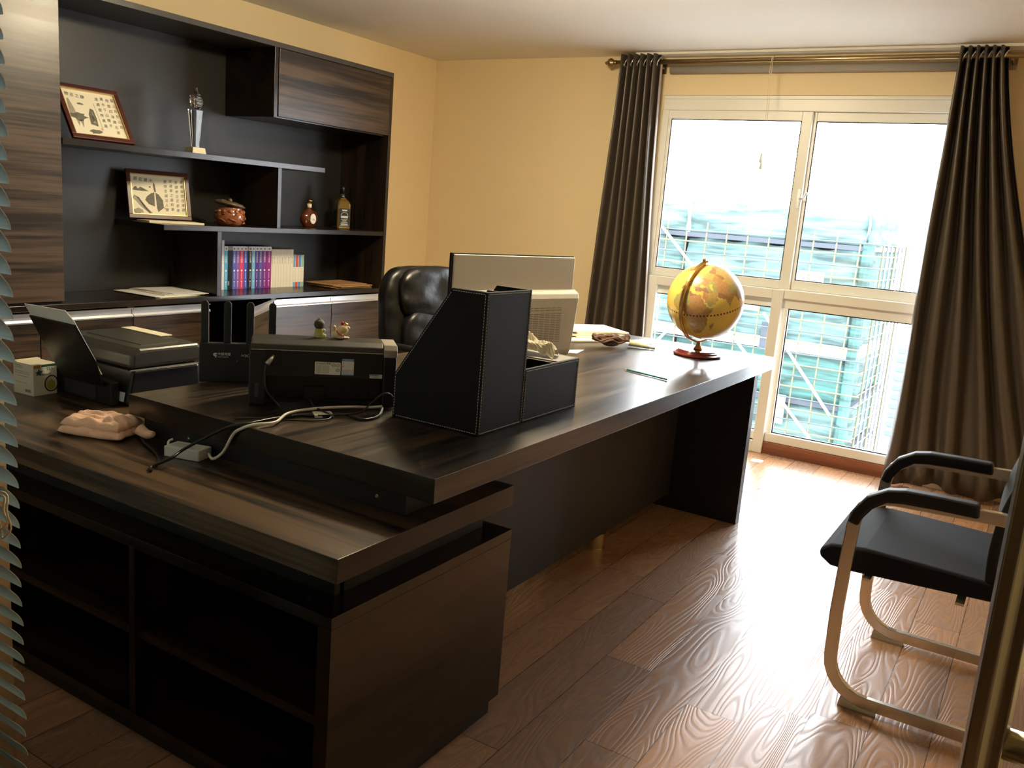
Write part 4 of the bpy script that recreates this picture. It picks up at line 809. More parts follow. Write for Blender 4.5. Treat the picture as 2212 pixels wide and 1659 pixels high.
# tea box
Mo = Matrix.Translation((1.641, 2.879, TL)) @ Matrix.Rotation(0.09, 4, 'Z')
t = thing('tea_box', 'small white cardboard box with green leaf and lemon print behind the black printer', 'box')
s = B(); box(s, 0, 0.088, 0, 0.104, 0, 0.1085); local(t, s, Mo); cb = obj('box_body', s, plain('white_card', (0.70, 0.66, 0.52), 0.55), t, bevel=0.0008)
s = B(); box(s, -0.0005, 0.0885, 0.085, 0.1045, 0.109, 0.112); local(t, s, Mo); obj('box_lid_flap', s, 'cream', t)
FM = Mo @ Matrix.Rotation(PI/2, 4, 'X')
flat('printed_band', rect(0.030, 0.086, 0.098, 0.106), plain('deep_green_print', (0.02, 0.07, 0.03), 0.5), cb, FM); flat('printed_band', rect(0.002, 0.028, 0.095, 0.106), plain('ochre_print', (0.45, 0.22, 0.03), 0.5), cb, FM)
flat('leaf_print', [(0.010, 0.068), (0.014, 0.078), (0.006, 0.082), (0.017, 0.084), (0.020, 0.094), (0.025, 0.085), (0.036, 0.085), (0.027, 0.078), (0.028, 0.068), (0.019, 0.074)], plain('leaf_green_print', (0.02, 0.09, 0.05), 0.5), cb, FM @ Matrix.Translation((0, 0, 0.0005)))
text('box_lettering', 'TEA', 0.015, plain('teal_print', (0.05, 0.16, 0.14), 0.5), cb, FM @ Matrix.Translation((0.048, 0.089, 0.0005)), 'LEFT', 0.0002); text('box_lettering', 'lemon', 0.014, plain('teal_print_pale', (0.12, 0.24, 0.20), 0.5), cb, FM @ Matrix.Translation((0.030, 0.072, 0.0005)), 'LEFT', 0.0002)
s = B(); tube(s, [(0.066+0.024*math.cos(k*PI/14), 0.038+0.027*math.sin(k*PI/14), 0.0006) for k in range(29)], 0.0022, 6); local(t, s, FM); obj('ring_print', s, plain('dark_ring_print', (0.04, 0.02, 0.015), 0.5), cb)
flat('fruit_print', blob(0.066, 0.034, 0.016, 0.018, 12, 0.15, 3), plain('lemon_yellow_print', (0.42, 0.36, 0.05), 0.5), cb, FM @ Matrix.Translation((0, 0, 0.0005)))
GM = Mo @ face_M((0, 0.104, 0), (-1, 0, 0))
for k, (a_, b2, z) in enumerate(((0.008, 0.040, 0.098), (0.008, 0.050, 0.092), (0.01, 0.08, 0.078), (0.01, 0.085, 0.072), (0.02, 0.08, 0.062), (0.01, 0.07, 0.040))): flat('fine_print', rect(a_, b2, z, z+0.0018), 'greyink' if k < 2 else 'sumi2', cb, GM, 0.0003)
flat('barcode', rect(0.060, 0.090, 0.010, 0.020), 'greyink', cb, GM, 0.0003)
rebase(t, (1.68, 2.93, TL))

# folded peach cloth: two folded layers with a rounded fold
rnd = random.Random(11)
from mathutils import noise as mno
t = thing('folded_towel', 'crumpled folded peach coloured towel on the return beside the black printer', 'towel')
def pillow(cx_, cy_, rz_, sx_, sy_, z0, h_, seed):
    s = B(); nu, nv = 36, 28; top = []; bot = []
    for j in range(nv+1):
        ra, rb = [], []
        for i in range(nu+1):
            a_, b2 = i/nu*2-1, j/nv*2-1
            ed = max(0.0, 1-abs(a_)**7)*max(0.0, 1-abs(b2)**7)
            wr = mno.noise(Vector((a_*2.2+seed, b2*3.5, 0)))*0.35 + 0.22*abs(math.sin(5.0*b2+1.5*a_+2.5*mno.noise(Vector((a_*2, b2*2, seed)))))
            x_ = a_*sx_/2*(1+0.10*mno.noise(Vector((b2*2, seed, 1)))); y_ = b2*sy_/2*(1+0.14*mno.noise(Vector((a_*2, seed, 5))))
            X_ = cx_+x_*math.cos(rz_)-y_*math.sin(rz_); Y_ = cy_+x_*math.sin(rz_)+y_*math.cos(rz_)
            ra.append(s.verts.new((X_, Y_, z0+h_*0.35+h_*0.75*(ed**0.5)*(0.60+1.5*wr)))); rb.append(s.verts.new((X_, Y_, z0+h_*0.35*(1-ed**0.6))))
        top.append(ra); bot.append(rb)
    for j in range(nv):
        for i in range(nu): s.faces.new((top[j][i], top[j][i+1], top[j+1][i+1], top[j+1][i])); s.faces.new((bot[j][i+1], bot[j][i], bot[j+1][i], bot[j+1][i+1]))
    rim = [(0, i) for i in range(nu+1)] + [(j, nu) for j in range(1, nv+1)] + [(nv, i) for i in range(nu-1, -1, -1)] + [(j, 0) for j in range(nv-1, 0, -1)]
    for k in range(len(rim)):
        p, q = rim[k], rim[(k+1) % len(rim)]; s.faces.new((top[q[0]][q[1]], top[p[0]][p[1]], bot[p[0]][p[1]], bot[q[0]][q[1]]))
    bmesh.ops.remove_doubles(s, verts=s.verts, dist=1e-6); return s
obj('lower_fold', pillow(1.535, 2.335, -1.25, 0.205, 0.135, TL, 0.030, 2.0), 'towel', t, smooth=True); obj('upper_fold', pillow(1.543, 2.342, -1.22, 0.195, 0.125, TL+0.018, 0.036, 7.3), 'towel', t, smooth=True)
s = B(); tube(s, smooth_path([(1.575, 2.215, TL+0.030), (1.580, 2.190, TL+0.020), (1.583, 2.172, TL+0.022), (1.584, 2.162, TL+0.026)], 4), 0.010, 10, radii=[0.018-0.0009*k for k in range(13)]); obj('corner_tip', s, 'towel', t, smooth=True)
rebase(t, (1.54, 2.34, TL))

# power adapter and its cables
Mo = Matrix.Translation((1.520, 2.030, TL)) @ Matrix.Rotation(math.atan2(-0.965, 0.262), 4, 'Z')
t = thing('power_adapter', 'white rectangular power adapter lying on the return in front of the desk edge', 'adapter')
s = B(); box(s, 0, 0.112, 0, 0.060, 0, 0.030); local(t, s, Mo); ab = obj('adapter_body', s, 'adapter', t, bevel=0.002, seg=3)
TM = Mo @ Matrix.Translation((0, 0, 0.0302)) 
for k in range(4): flat('fine_print', rect(0.012, 0.09-0.01*k, 0.014+0.008*k, 0.0165+0.008*k), 'greyink', ab, TM, 0.0001)
s = B(); tube(s, smooth_path([(-0.001, 0.03, 0.020), (-0.012, 0.034, 0.022), (-0.018, 0.045, 0.030), (-0.013, 0.055, 0.034)], 5), 0.0035, 8); local(t, s, Mo); obj('mains_stub', s, 'whitecable', t, smooth=True)
rebase(t, (1.56, 1.98, TL))
def cable(name, label, pts, r, m, extra=None):
    t = thing(name, label, 'cable'); s = B(); tube(s, smooth_path(pts, 8), r, 8); obj('cord', s, m, t, smooth=True)
    if extra: extra(t)
    rebase(t, pts[0]); return t
ZT = T
cable('white_cable', 'thick white cable running from the adapter over the desk edge to the organizer', [tuple(Mo @ Vector((0.112, 0.045, 0.012))), (1.572, 1.888, TL+0.012), (1.588, 1.866, 0.735), (1.588, 1.83, 0.79), (1.587, 1.80, 0.812), (1.602, 1.765, T+0.0085), (1.66, 1.745, T+0.010), (1.745, 1.782, T+0.0150), (1.845, 1.772, T+0.0155), (1.944, 1.720, T+0.0150), (2.0, 1.705, T+0.008), (2.028, 1.675, T+0.012)], 0.0042, 'whitecable')
cable('black_cable', 'thick black cable looping off the desk edge over the white adapter', [(1.405, 1.930, TL+0.0045), (1.425, 1.955, TL+0.005), (1.47, 1.935, TL+0.024), (1.52, 1.945, TL+0.0375), (1.560, 1.90, 0.775), (1.576, 1.83, 0.815), (1.602, 1.79, T+0.0065), (1.70, 1.79, T+0.0055), (1.78, 1.775, T+0.005), (1.86, 1.745, T+0.0055), (1.885, 1.700, T+0.0055), (1.885, 1.625, T+0.0045), (1.945, 1.622, T+0.0045), (1.985, 1.64, T+0.02)], 0.0042, 'blackcable')
cable('black_cable', 'black cable curving out from under the towel on the return', [(1.595, 2.245, TL+0.0045), (1.572, 2.20, TL+0.0045), (1.548, 2.155, TL+0.0045), (1.535, 2.115, TL+0.0045), (1.500, 2.03, TL+0.0045), (1.462, 1.978, TL+0.0045), (1.440, 1.955, TL+0.0045)], 0.0038, 'blackcable')
cable('thin_black_cable', 'thin black cable arching up at the right end of the wide printer', [(1.80, 1.72, T+0.012), (1.84, 1.705, T+0.010), (1.875, 1.685, T+0.010), (1.925, 1.668, T+0.014), (1.960, 1.657, T+0.040), (1.982, 1.643, T+0.062), (2.005, 1.625, T+0.060), (2.020, 1.618, T+0.02)], 0.0026, 'blackcable')
cable('thin_black_cable', 'thin black cable looped around the small white box on the desk', [(1.86, 1.815, T+0.035), (1.85, 1.785, T+0.018), (1.842, 1.745, T+0.014), (1.838, 1.712, T+0.010), (1.815, 1.690, T+0.006), (1.775, 1.70, T+0.004), (1.735, 1.735, T+0.004), (1.70, 1.78, T+0.004), (1.66, 1.83, T+0.004), (1.62, 1.86, T+0.004)], 0.0026, 'blackcable')
t = thing('small_white_box', 'small flat white plastic box under the tangled cables on the desk', 'adapter')
s = sheet(B(), (1.838, 1.738), 0.055, 0.048, -0.6, T, T+0.009); obj('box_shell', s, 'paper', t, bevel=0.002); s = sheet(B(), (1.838, 1.738), 0.050, 0.043, -0.6, T+0.0091, T+0.0096); obj('box_top', s, 'cream', t); rebase(t, (1.838, 1.738, T))

# pencil
t = thing('green_pencil', 'sharpened green pencil lying on the glossy desk before the globe', 'pencil')
p, q = Vector((3.398, 1.498, T+0.0042)), Vector((3.331, 1.274, T+0.0042)); d = (q-p).normalized()
s = B(); tube(s, [p+d*0.020, p+d*0.1, q], 0.0040, 6); obj('barrel', s, plain('green_lacquer', (0.01, 0.13, 0.09), 0.3), t)
s = B(); tube(s, [p+d*0.0055, p+d*0.020], 0.003, 8, radii=[0.0013, 0.0038]); obj('sharpened_wood', s, plain('bare_cedar', (0.6, 0.4, 0.2), 0.7), t); s = B(); tube(s, [p, p+d*0.0055], 0.001, 8, radii=[0.0003, 0.0013]); obj('lead_tip', s, 'ink', t)
rebase(t, p)

# globe
t = thing('world_globe', 'yellow antique style globe on a red wooden base at the window end of the desk', 'globe')
Cg = Vector((4.12, 1.425, 1.090)); Rg = 0.184
tv = Vector((-0.945, -0.326, 0)); lv_ = Vector((-0.326, 0.945, 0))
ax = (Vector((0, 0, 1))*0.94+tv*0.30+lv_*0.13).normalized(); fr_ = (tv-ax*tv.dot(ax)).normalized(); rt_ = fr_.cross(ax); rt_ = rt_ if rt_.dot(-lv_) > 0 else -rt_
polys = [[(-17, 15), (-16, 21), (-10, 30), (-5, 35), (10, 37), (20, 32), (32, 31), (37, 21), (43, 12), (51, 11), (41, -2), (40, -15), (35, -24), (28, -33), (18, -34), (12, -17), (9, 0), (5, 5), (-8, 5)],
 [(-9, 37), (-9, 43), (-1, 44), (-1, 49), (8, 54), (10, 58), (5, 60), (15, 69), (28, 71), (45, 67), (70, 73), (100, 78), (140, 73), (180, 68), (180, 62), (160, 60), (140, 54), (130, 42), (122, 38), (121, 30), (110, 20), (105, 10), (100, 14), (98, 8), (94, 17), (90, 22), (80, 13), (77, 8), (72, 20), (62, 25), (57, 27), (59, 22), (52, 16), (44, 13), (35, 28), (36, 36), (27, 37), (22, 37), (19, 41), (13, 45), (18, 40), (12, 42), (3, 43), (-1, 38)],
 [(44, -25), (47, -25), (50, -15), (49, -12), (44, -17)], [(-45, 60), (-20, 70), (-20, 82), (-60, 80), (-55, 68)], [(-5, 50), (1, 51), (0, 54), (-3, 58), (-6, 56)], [(114, -22), (122, -18), (132, -12), (142, -11), (153, -28), (145, -38), (135, -33), (116, -34)],
 [(-80, 0), (-75, 10), (-60, 8), (-50, 0), (-35, -7), (-40, -22), (-55, -35), (-68, -52), (-73, -45), (-70, -18)], [(-165, 65), (-160, 58), (-130, 55), (-124, 45), (-117, 32), (-105, 20), (-88, 15), (-97, 25), (-82, 28), (-75, 38), (-65, 45), (-60, 52), (-80, 62), (-95, 70), (-125, 70)]]
seas = [[(28, 42), (40, 42), (37, 46), (30, 46)], [(48, 37), (54, 37), (53, 46), (48, 46)], [(0, 37.5), (10, 38), (18, 33.5), (33, 32), (33, 36), (22, 36), (12, 44), (4, 43)], [(35, 27), (38, 20), (43, 13), (42, 12.5), (36, 22), (33, 28)]]
def inside(x, y, pg):
    c_ = False; j = len(pg)-1
    for i in range(len(pg)):
        if (pg[i][1] > y) != (pg[j][1] > y) and x < (pg[j][0]-pg[i][0])*(y-pg[i][1])/(pg[j][1]-pg[i][1])+pg[i][0]: c_ = not c_
        j = i
    return c_
s = B(); NU, NV = 288, 144; g_ = []
for j in range(NV+1):
    la = -PI/2+PI*j/NV; row = []
    for i in range(NU):
        lo_ = 2*PI*i/NU - PI; dl = lo_-math.radians(38)
        row.append(Cg+(fr_*math.cos(dl)*math.cos(la)+rt_*math.sin(dl)*math.cos(la)+ax*math.sin(la))*Rg)
    g_.append([s.verts.new(p) for p in row] if 0 < j < NV else [s.verts.new(row[0])])
for j in range(NV):
    for i in range(NU):
        i2 = (i+1) % NU; A_ = g_[j]; D_ = g_[j+1]
        vs = [A_[0], D_[i2], D_[i]] if len(A_) == 1 else ([A_[i], A_[i2], D_[0]] if len(D_) == 1 else [A_[i], A_[i2], D_[i2], D_[i]])
        fc = s.faces.new(vs); lon = -180+360*(i+0.5)/NU; lat = -90+180*(j+0.5)/NV
        jl = lon+1.6*mno.noise(Vector((lon*0.25, lat*0.25, 0))); jt = lat+1.6*mno.noise(Vector((lon*0.25, lat*0.25, 9)))
        land = any(inside(jl, jt, p) for p in polys) and not any(inside(jl, jt, p) for p in seas)
        fc.material_index = 2 if (abs(lat) < 0.7 and (i//2) % 2 == 0) else (1 if land else 0)
m, tt, b = mat('globe_land'); tc = N(tt, 'ShaderNodeTexCoord'); vo = N(tt, 'ShaderNodeTexVoronoi', Scale=22.0); L(tt, tc.outputs['Object'], vo.inputs['Vector']); sc_ = N(tt, 'ShaderNodeSeparateColor'); L(tt, vo.outputs['Color'], sc_.inputs[0])
rp = N(tt, 'ShaderNodeValToRGB'); rp.color_ramp.interpolation = 'CONSTANT'; L(tt, sc_.outputs[0], rp.inputs[0]); els = rp.color_ramp.elements; els[0].color = (0.62, 0.36, 0.12, 1); els[1].position = 0.8; els[1].color = (0.48, 0.26, 0.14, 1)
for p_, c_ in ((0.2, (0.72, 0.50, 0.16, 1)), (0.4, (0.55, 0.50, 0.20, 1)), (0.6, (0.70, 0.38, 0.17, 1))): e_ = els.new(p_); e_.color = c_
nn = N(tt, 'ShaderNodeTexNoise', Scale=90.0, Detail=3.0); L(tt, tc.outputs['Object'], nn.inputs['Vector']); mx = N(tt, 'ShaderNodeMix', data_type='RGBA', blend_type='MULTIPLY'); mx.inputs[0].default_value = 0.5; L(tt, rp.outputs[0], mx.inputs[6]); L(tt, nn.outputs[0], mx.inputs[7]); L(tt, mx.outputs[2], b.inputs['Base Color']); b.inputs['Roughness'].default_value = 0.3; b.inputs['Coat Weight'].default_value = 0.3
obj('globe_ball', s, [plain('globe_sea_yellow', (0.86, 0.62, 0.14), 0.28, noise=0.12, nscale=12, coat=0.3), m, plain('globe_equator_line', (0.10, 0.04, 0.02), 0.4)], t, smooth=True)
ma = tv*math.cos(math.radians(33))+lv_*math.sin(math.radians(33)); ma = (ma-ax*ma.dot(ax)).normalized(); RA = 0.199
s = B(); tube(s, [Cg+(ax*math.cos(k*PI/30)+ma*math.sin(k*PI/30))*RA for k in range(-1, 33)], 0, w=0.010, h=0.017, up=ax.cross(ma)); obj('meridian_arm', s, 'brass', t, bevel=0.002)
s = B(); cyl(s, Cg+ax*(Rg+0.001), Cg+ax*(RA+0.016), 0.008, 16); cyl(s, Cg-ax*(Rg+0.001), Cg-ax*(RA+0.008), 0.007, 16); obj('axis_pins', s, 'brass', t, smooth=False)
low = min((Cg+(ax*math.cos(k*PI/90)+ma*math.sin(k*PI/90))*(RA+0.006) for k in range(0, 91)), key=lambda v: v.z)
BX, BY = low.x, low.y
hz = low.z-(T+0.030)
obj('stem', lathe(B(), [(0, 0), (0.022, 0), (0.021, 0.006), (0.016, hz*0.35), (0.010, hz*0.8), (0.011, hz), (0, hz+0.002)], 28, (BX, BY, T+0.030)), 'brass', t, smooth=True)
obj('wooden_base', lathe(B(), [(0, 0), (0.112, 0), (0.118, 0.004), (0.118, 0.011), (0.106, 0.015), (0.103, 0.021), (0.096, 0.024), (0.092, 0.029), (0.070, 0.0295), (0, 0.0298)], 56, (BX, BY, T)), 'maroon', t, smooth=False, bevel=0.001)
print('GLOBE base', BX, BY, low.z)
rebase(t, (BX, BY, T))

# papers and odds near the window end
def pile(label, specs, c0):
    t = thing('paper_stack', label, 'papers'); z = T
    for (cx_, cy_, sx_, sy_, rz_, th, m) in specs:
        obj('document', sheet(B(), (cx_, cy_), sx_, sy_, rz_, z, z+th), m, t, bevel=0.0008); z += th+0.0003
    rebase(t, c0); return z
zt_ = pile('thick stack of white papers and folders on the desk behind the brown bundle', [(4.08, 2.07, 0.36, 0.27, -0.55, 0.008, 'cream'), (4.22, 2.08, 0.33, 0.25, -0.42, 0.007, 'paper'), (4.20, 2.10, 0.34, 0.26, -0.60, 0.008, 'cream'), (4.25, 2.09, 0.33, 0.25, -0.50, 0.009, 'paper'), (4.22, 2.10, 0.34, 0.25, -0.62, 0.008, 'paper')], (4.2, 2.09, T))
tag(obj('paper_sheet', prism(B(), [(3.555, 1.905), (3.60, 1.83), (3.66, 1.845), (3.73, 1.86), (3.66, 1.90), (3.70, 1.955)], T, T+0.0008, 2), 'paper'), 'single torn white paper sheet beside the computer foot', 'paper')
tag(obj('paper_sheet', sheet(B(), (4.28, 1.80), 0.26, 0.13, -0.25, T, T+0.0012), 'paper'), 'white paper sheet lying flat right of the brown bundle', 'paper')
# brown bundle: strands wrapped along one direction
t = thing('brown_cloth_bundle', 'wrinkled brown bundle lying on the desk in front of the papers', 'bundle')
bc = plain('brown_bundle', (0.10, 0.048, 0.028), 0.6, noise=0.35, nscale=60, bump=0.6, bscale=120); c0 = Vector((3.945, 1.825, T)); dv = Vector((0.62, -0.78, 0)); pv = Vector((0.78, 0.62, 0))
s = B(); rnd = random.Random(4)
ball(s, c0+Vector((0, 0, 0.022)), 0.045, 1, 1, 0.40, 20)
for k in range(15):
    o1 = -0.042+0.006*k; hh = 0.052*math.sqrt(max(0.05, 1-(o1/0.055)**2)); ph_ = rnd.uniform(0, 6); pts = []
    for q in range(9):
        a_ = -0.088+0.022*q; pts.append(c0+dv*a_+pv*(o1*(1-0.25*abs(a_)/0.09)+0.005*math.sin(ph_+q))+Vector((0, 0, max(0.012, hh*(0.75+0.25*math.cos(a_*18))+0.012*(abs(a_)/0.09)**3+0.007*math.sin(ph_+1.7*q)))))
    tube(s, smooth_path(pts, 3), 0.0068+rnd.uniform(-0.002, 0.003), 8)
ball(s, c0-dv*0.085+Vector((0, 0, 0.052)), 0.014, seg=10); ball(s, c0+dv*0.085+Vector((0, 0, 0.056)), 0.016, seg=10)
o = obj('bundle_body', s, bc, t, smooth=True); md = o.modifiers.new('fuse', 'REMESH'); md.mode = 'VOXEL'; md.voxel_size = 0.0020; md.use_smooth_shade = True
rebase(t, c0)
t = thing('ointment_tube', 'pale green crumpled tube lying against the right end of the brown bundle', 'tube')
s = B(); tube(s, [(4.045, 1.770, T+0.022), (4.06, 1.735, T+0.018), (4.07, 1.700, T+0.013), (4.078, 1.668, T+0.008)], 0.01, 12, radii=[0.016, 0.014, 0.011, 0.007]); obj('tube_body', s, plain('pale_green_tube', (0.55, 0.55, 0.36), 0.4), t, smooth=True)
s = B(); tube(s, [(4.0785, 1.666, T+0.008), (4.082, 1.642, T+0.008)], 0.007, 12); obj('tube_cap', s, plain('grey_cap', (0.3, 0.3, 0.28), 0.4), t, smooth=True); rebase(t, (4.06, 1.72, T))

# cable and scrap on the floor by the window
t = thing('white_cable', 'coiled white cable end lying on the floor beside the end panel of the desk', 'cable')
s = B(); tube(s, smooth_path([(5.50, 1.60, 0.005), (5.54, 1.545, 0.02), (5.60, 1.55, 0.03), (5.60, 1.60, 0.01), (5.55, 1.59, 0.005), (5.52, 1.54, 0.005), (5.47, 1.50, 0.005)], 6), 0.004, 8); obj('cord', s, 'whitecable', t, smooth=True); rebase(t, (5.54, 1.56, 0))
tag(obj('floor_scrap', prism(B(), blob(5.48, 1.43, 0.05, 0.045, 10, 0.3, 8), 0.0002, 0.003, 2), 'paper'), 'torn scrap of white paper on the floor before the window', 'paper')

# ================================================================ chairs
t = thing('visitor_chair', 'black padded visitor chair with satin steel sled frame at the right', 'chair')
def path_yz(x, pts, n=6): return smooth_path([(x, y, z) for y, z in pts], n)
def frame(x):
    P = [(x, y, z) for y, z in [(-0.06, 0.031), (0.10, 0.031), (0.28, 0.031)]]
    P += [(x, 0.28+0.125*math.sin(a_), 0.031+0.125*(1-math.cos(a_))) for a_ in [math.radians(q) for q in (15, 30, 45, 60, 75, 90)]]
    P += [(x, 0.408, 0.30), (x, 0.405, 0.45), (x, 0.400, 0.590)]
    P += [(x, 0.290+0.110*math.cos(a_), 0.590+0.105*math.sin(a_)) for a_ in [math.radians(q) for q in (18, 36, 54, 72, 90)]]
    P += [(x, 0.15, 0.700), (x, 0.03, 0.704), (x, -0.03, 0.705)]
    return P
for x in (2.755, 3.335):
    s = B(); tube(s, frame(x), 0, w=0.022, h=0.038, up=Vector((1, 0, 0))); 
    s.free(); s = B()
    P = [Vector(p) for p in frame(x)]; rings = []
    for i, p in enumerate(P):
        d = (P[min(i+1, len(P)-1)]-P[max(i-1, 0)]).normalized(); nn_ = d.cross(Vector((1, 0, 0))).normalized(); X_ = Vector((1, 0, 0))
        rings.append([s.verts.new(p+X_*a_*0.011+nn_*b2*0.019) for a_, b2 in ((-1, -1), (1, -1), (1, 1), (-1, 1))])
    for a_, b2 in zip(rings, rings[1:]):
        for k in range(4): s.faces.new((a_[k], a_[(k+1) % 4], b2[(k+1) % 4], b2[k]))
    s.faces.new(rings[0][::-1]); s.faces.new(rings[-1]); fr1 = obj('side_frame', s, 'chrome', t, bevel=0.003)
    s = B(); prism(s, [(0.25, 0.0), (0.362, 0.0), (0.356, 0.034), (0.33, 0.0215), (0.30, 0.0130), (0.25, 0.0118)], x-0.0135, x+0.0135, 0); obj('glide', box(B(), x-0.013, x+0.013, -0.06, 0.0, 0.0, 0.0115), 'offwhite', fr1); obj('glide', s, 'offwhite', fr1, bevel=0.002)
    s = B(); cyl(s, (x-0.0145, 0.005, 0.7035), (x-0.011, 0.005, 0.7035), 0.011, 16); obj('frame_bolt', s, 'chrome', fr1)
    s = B(); Q = [(0.417, 0.600), (0.405, 0.643), (0.372, 0.692), (0.320, 0.723), (0.27, 0.733), (0.18, 0.736), (0.075, 0.737), (0.070, 0.695), (0.18, 0.694), (0.27, 0.690), (0.315, 0.683), (0.352, 0.655), (0.378, 0.615), (0.384, 0.592)]
    prism(s, Q, x-0.024, x+0.024, 0); obj('arm_pad', s, 'pad', t, bevel=0.009, seg=3)
s = B(); prism(s, [(-0.03, 0.445), (0.40, 0.425), (0.455, 0.428), (0.492, 0.452), (0.492, 0.478), (0.46, 0.500), (0.36, 0.512), (0.10, 0.505), (-0.03, 0.500)], 2.785, 3.305, 0); obj('seat', s, 'seat', t, bevel=0.018, seg=4)
s = B()
for y in (0.08, 0.34): box(s, 2.767, 3.323, y-0.012, y+0.012, 0.418, 0.4255)
tube(s, [(2.756, -0.052, 0.031), (3.334, -0.052, 0.031)], 0.012, 12); obj('cross_bar', s, 'chrome', t)
s = B(); nu, nv = 12, 14; rows = []
for side in (0, 1):
    gg = []
    for j in range(nv+1):
        v = j/nv; z = 0.50+0.47*v; yb_ = -0.035-0.10*v**1.3+0.03*math.sin(v*PI)
        gg.append([s.verts.new((2.79+0.51*(i/nu)+(0.02*(1-2*i/nu)*(v**4)), yb_+0.035*((2*i/nu-1)**2)+(0.03 if side else 0.0), z)) for i in range(nu+1)])
    rows.append(gg)
for gg in rows:
    for j in range(nv):
        for i in range(nu): s.faces.new((gg[j][i], gg[j][i+1], gg[j+1][i+1], gg[j+1][i]))
for j in range(nv):
    for i in (0, nu): s.faces.new((rows[0][j][i], rows[0][j+1][i], rows[1][j+1][i], rows[1][j][i]))
for i in range(nu):
    for j in (0, nv): s.faces.new((rows[0][j][i], rows[0][j][i+1], rows[1][j][i+1], rows[1][j][i]))
obj('backrest', s, 'mesh', t, smooth=True, bevel=0.005)
rebase(t, (3.045, 0.2, 0))

t = thing('executive_chair', 'black leather executive chair behind the computer', 'chair')
ec = Vector((3.86, 2.86, 0)); RZ = Matrix.Translation(ec) @ Matrix.Rotation(-0.18, 4, 'Z')
def cushion(nm, cx_, cy_, cz_, sx_, sy_, sz_, rx=0.0, e=3.0, par=None, wr=0.008, seed=1):
    s = B(); res = bmesh.ops.create_icosphere(s, subdivisions=5, radius=1.0)
    for v in s.verts:
        c = v.co; k = (abs(c.x)**e+abs(c.y)**e+abs(c.z)**e)**(-1/e); c *= k
        c.x *= sx_/2; c.y *= sy_/2; c.z *= sz_/2
        nz_ = mno.noise(Vector((c.x*9+seed, c.y*9, c.z*14))); c += Vector((0, 1, 0.3))*(nz_*wr)*(1 if c.y > 0 else -1)
    local(t, s, RZ @ Matrix.Translation((cx_, cy_, cz_)) @ Matrix.Rotation(rx, 4, 'X')); return obj(nm, s, 'exec', par or t, smooth=True)
cushion('backrest_shell', 0, 0.10, 0.78, 0.56, 0.13, 0.66, -0.12, 4, seed=3); cushion('headrest_cushion', 0.03, 0.055, 0.965, 0.47, 0.11, 0.30, -0.12, 3, wr=0.014, seed=8); cushion('back_cushion', 0.03, 0.02, 0.72, 0.46, 0.11, 0.34, -0.08, 3, wr=0.014, seed=5)
cushion('seat_cushion', 0, -0.24, 0.475, 0.52, 0.50, 0.13, 0.0, 4, seed=2)
for sx_ in (-1, 1):
    s = B(); tube(s, smooth_path([(sx_*0.27, 0.06, 0.50), (sx_*0.30, 0.03, 0.66), (sx_*0.30, -0.10, 0.70), (sx_*0.30, -0.34, 0.68), (sx_*0.29, -0.38, 0.56), (sx_*0.26, -0.30, 0.46)], 5), 0.024, 12); local(t, s, RZ); obj('armrest', s, 'plastic', t, smooth=True)
s = B(); tube(s, [(0, -0.2, 0.41), (0, -0.2, 0.10)], 0.03, 14); local(t, s, RZ); obj('gas_column', s, 'chrome', t)
for k in range(5):
    a_ = 2*PI*k/5+0.3; s = B(); tube(s, [(0, -0.2, 0.12), (0.17*math.cos(a_), -0.2+0.17*math.sin(a_), 0.10), (0.31*math.cos(a_), -0.2+0.31*math.sin(a_), 0.072)], 0, w=0.045, h=0.025); local(t, s, RZ); lg = obj('leg', s, 'plastic', t)
    s = B(); c_ = Vector((0.31*math.cos(a_), -0.2+0.31*math.sin(a_), 0.03)); cyl(s, c_+Vector((-0.02, 0, 0)), c_+Vector((0.02, 0, 0)), 0.03, 16); local(t, s, RZ); obj('castor', s, 'plastic_m', lg)
rebase(t, ec)
t = tag(obj('paper_scrap', prism(B(), blob(3.05, 2.14, 0.045, 0.03, 9, 0.3, 3), T, T+0.003, 2), 'paper'), 'small white paper scrap on the desk left of the computer', 'paper')
# ================================================================ outside the window
structure('ground', box(B(), 6.2, 180, -90, 120, -16.2, -16), plain('pale_ground', (0.30, 0.31, 0.31), 0.9, noise=0.2, nscale=0.3))
def net_mat(name, col):
    m, tt, b = mat(name); g = N(tt, 'ShaderNodeNewGeometry'); mp = N(tt, 'ShaderNodeMapping'); mp.inputs['Scale'].default_value = (0.35, 0.35, 3.2); L(tt, g.outputs['Position'], mp.inputs[0])
    n1 = N(tt, 'ShaderNodeTexNoise', Scale=1.0, Detail=5.0, Distortion=0.8); L(tt, mp.outputs[0], n1.inputs['Vector']); rp = N(tt, 'ShaderNodeValToRGB'); e = rp.color_ramp.elements
    e[0].position = 0.36; e[0].color = (*[c*0.35 for c in col], 1); e[1].position = 0.62; e[1].color = (*[c*1.25 for c in col], 1); L(tt, n1.outputs[0], rp.inputs[0]); L(tt, rp.outputs[0], b.inputs['Base Color']); b.inputs['Roughness'].default_value = 0.8; return m  # dark streaks are the shade of creases, painted into the netting's colour
FX, FY0, FY1, FZ0, FZ1 = 45.0, 8.0, 26.0, -15.9, 0.6
net = net_mat('turquoise_netting', (0.030, 0.086, 0.074))
net_glare = net_mat('glare_washed_netting', (0.058, 0.108, 0.102))  # paler copy: glare washing out the net is put into its colour
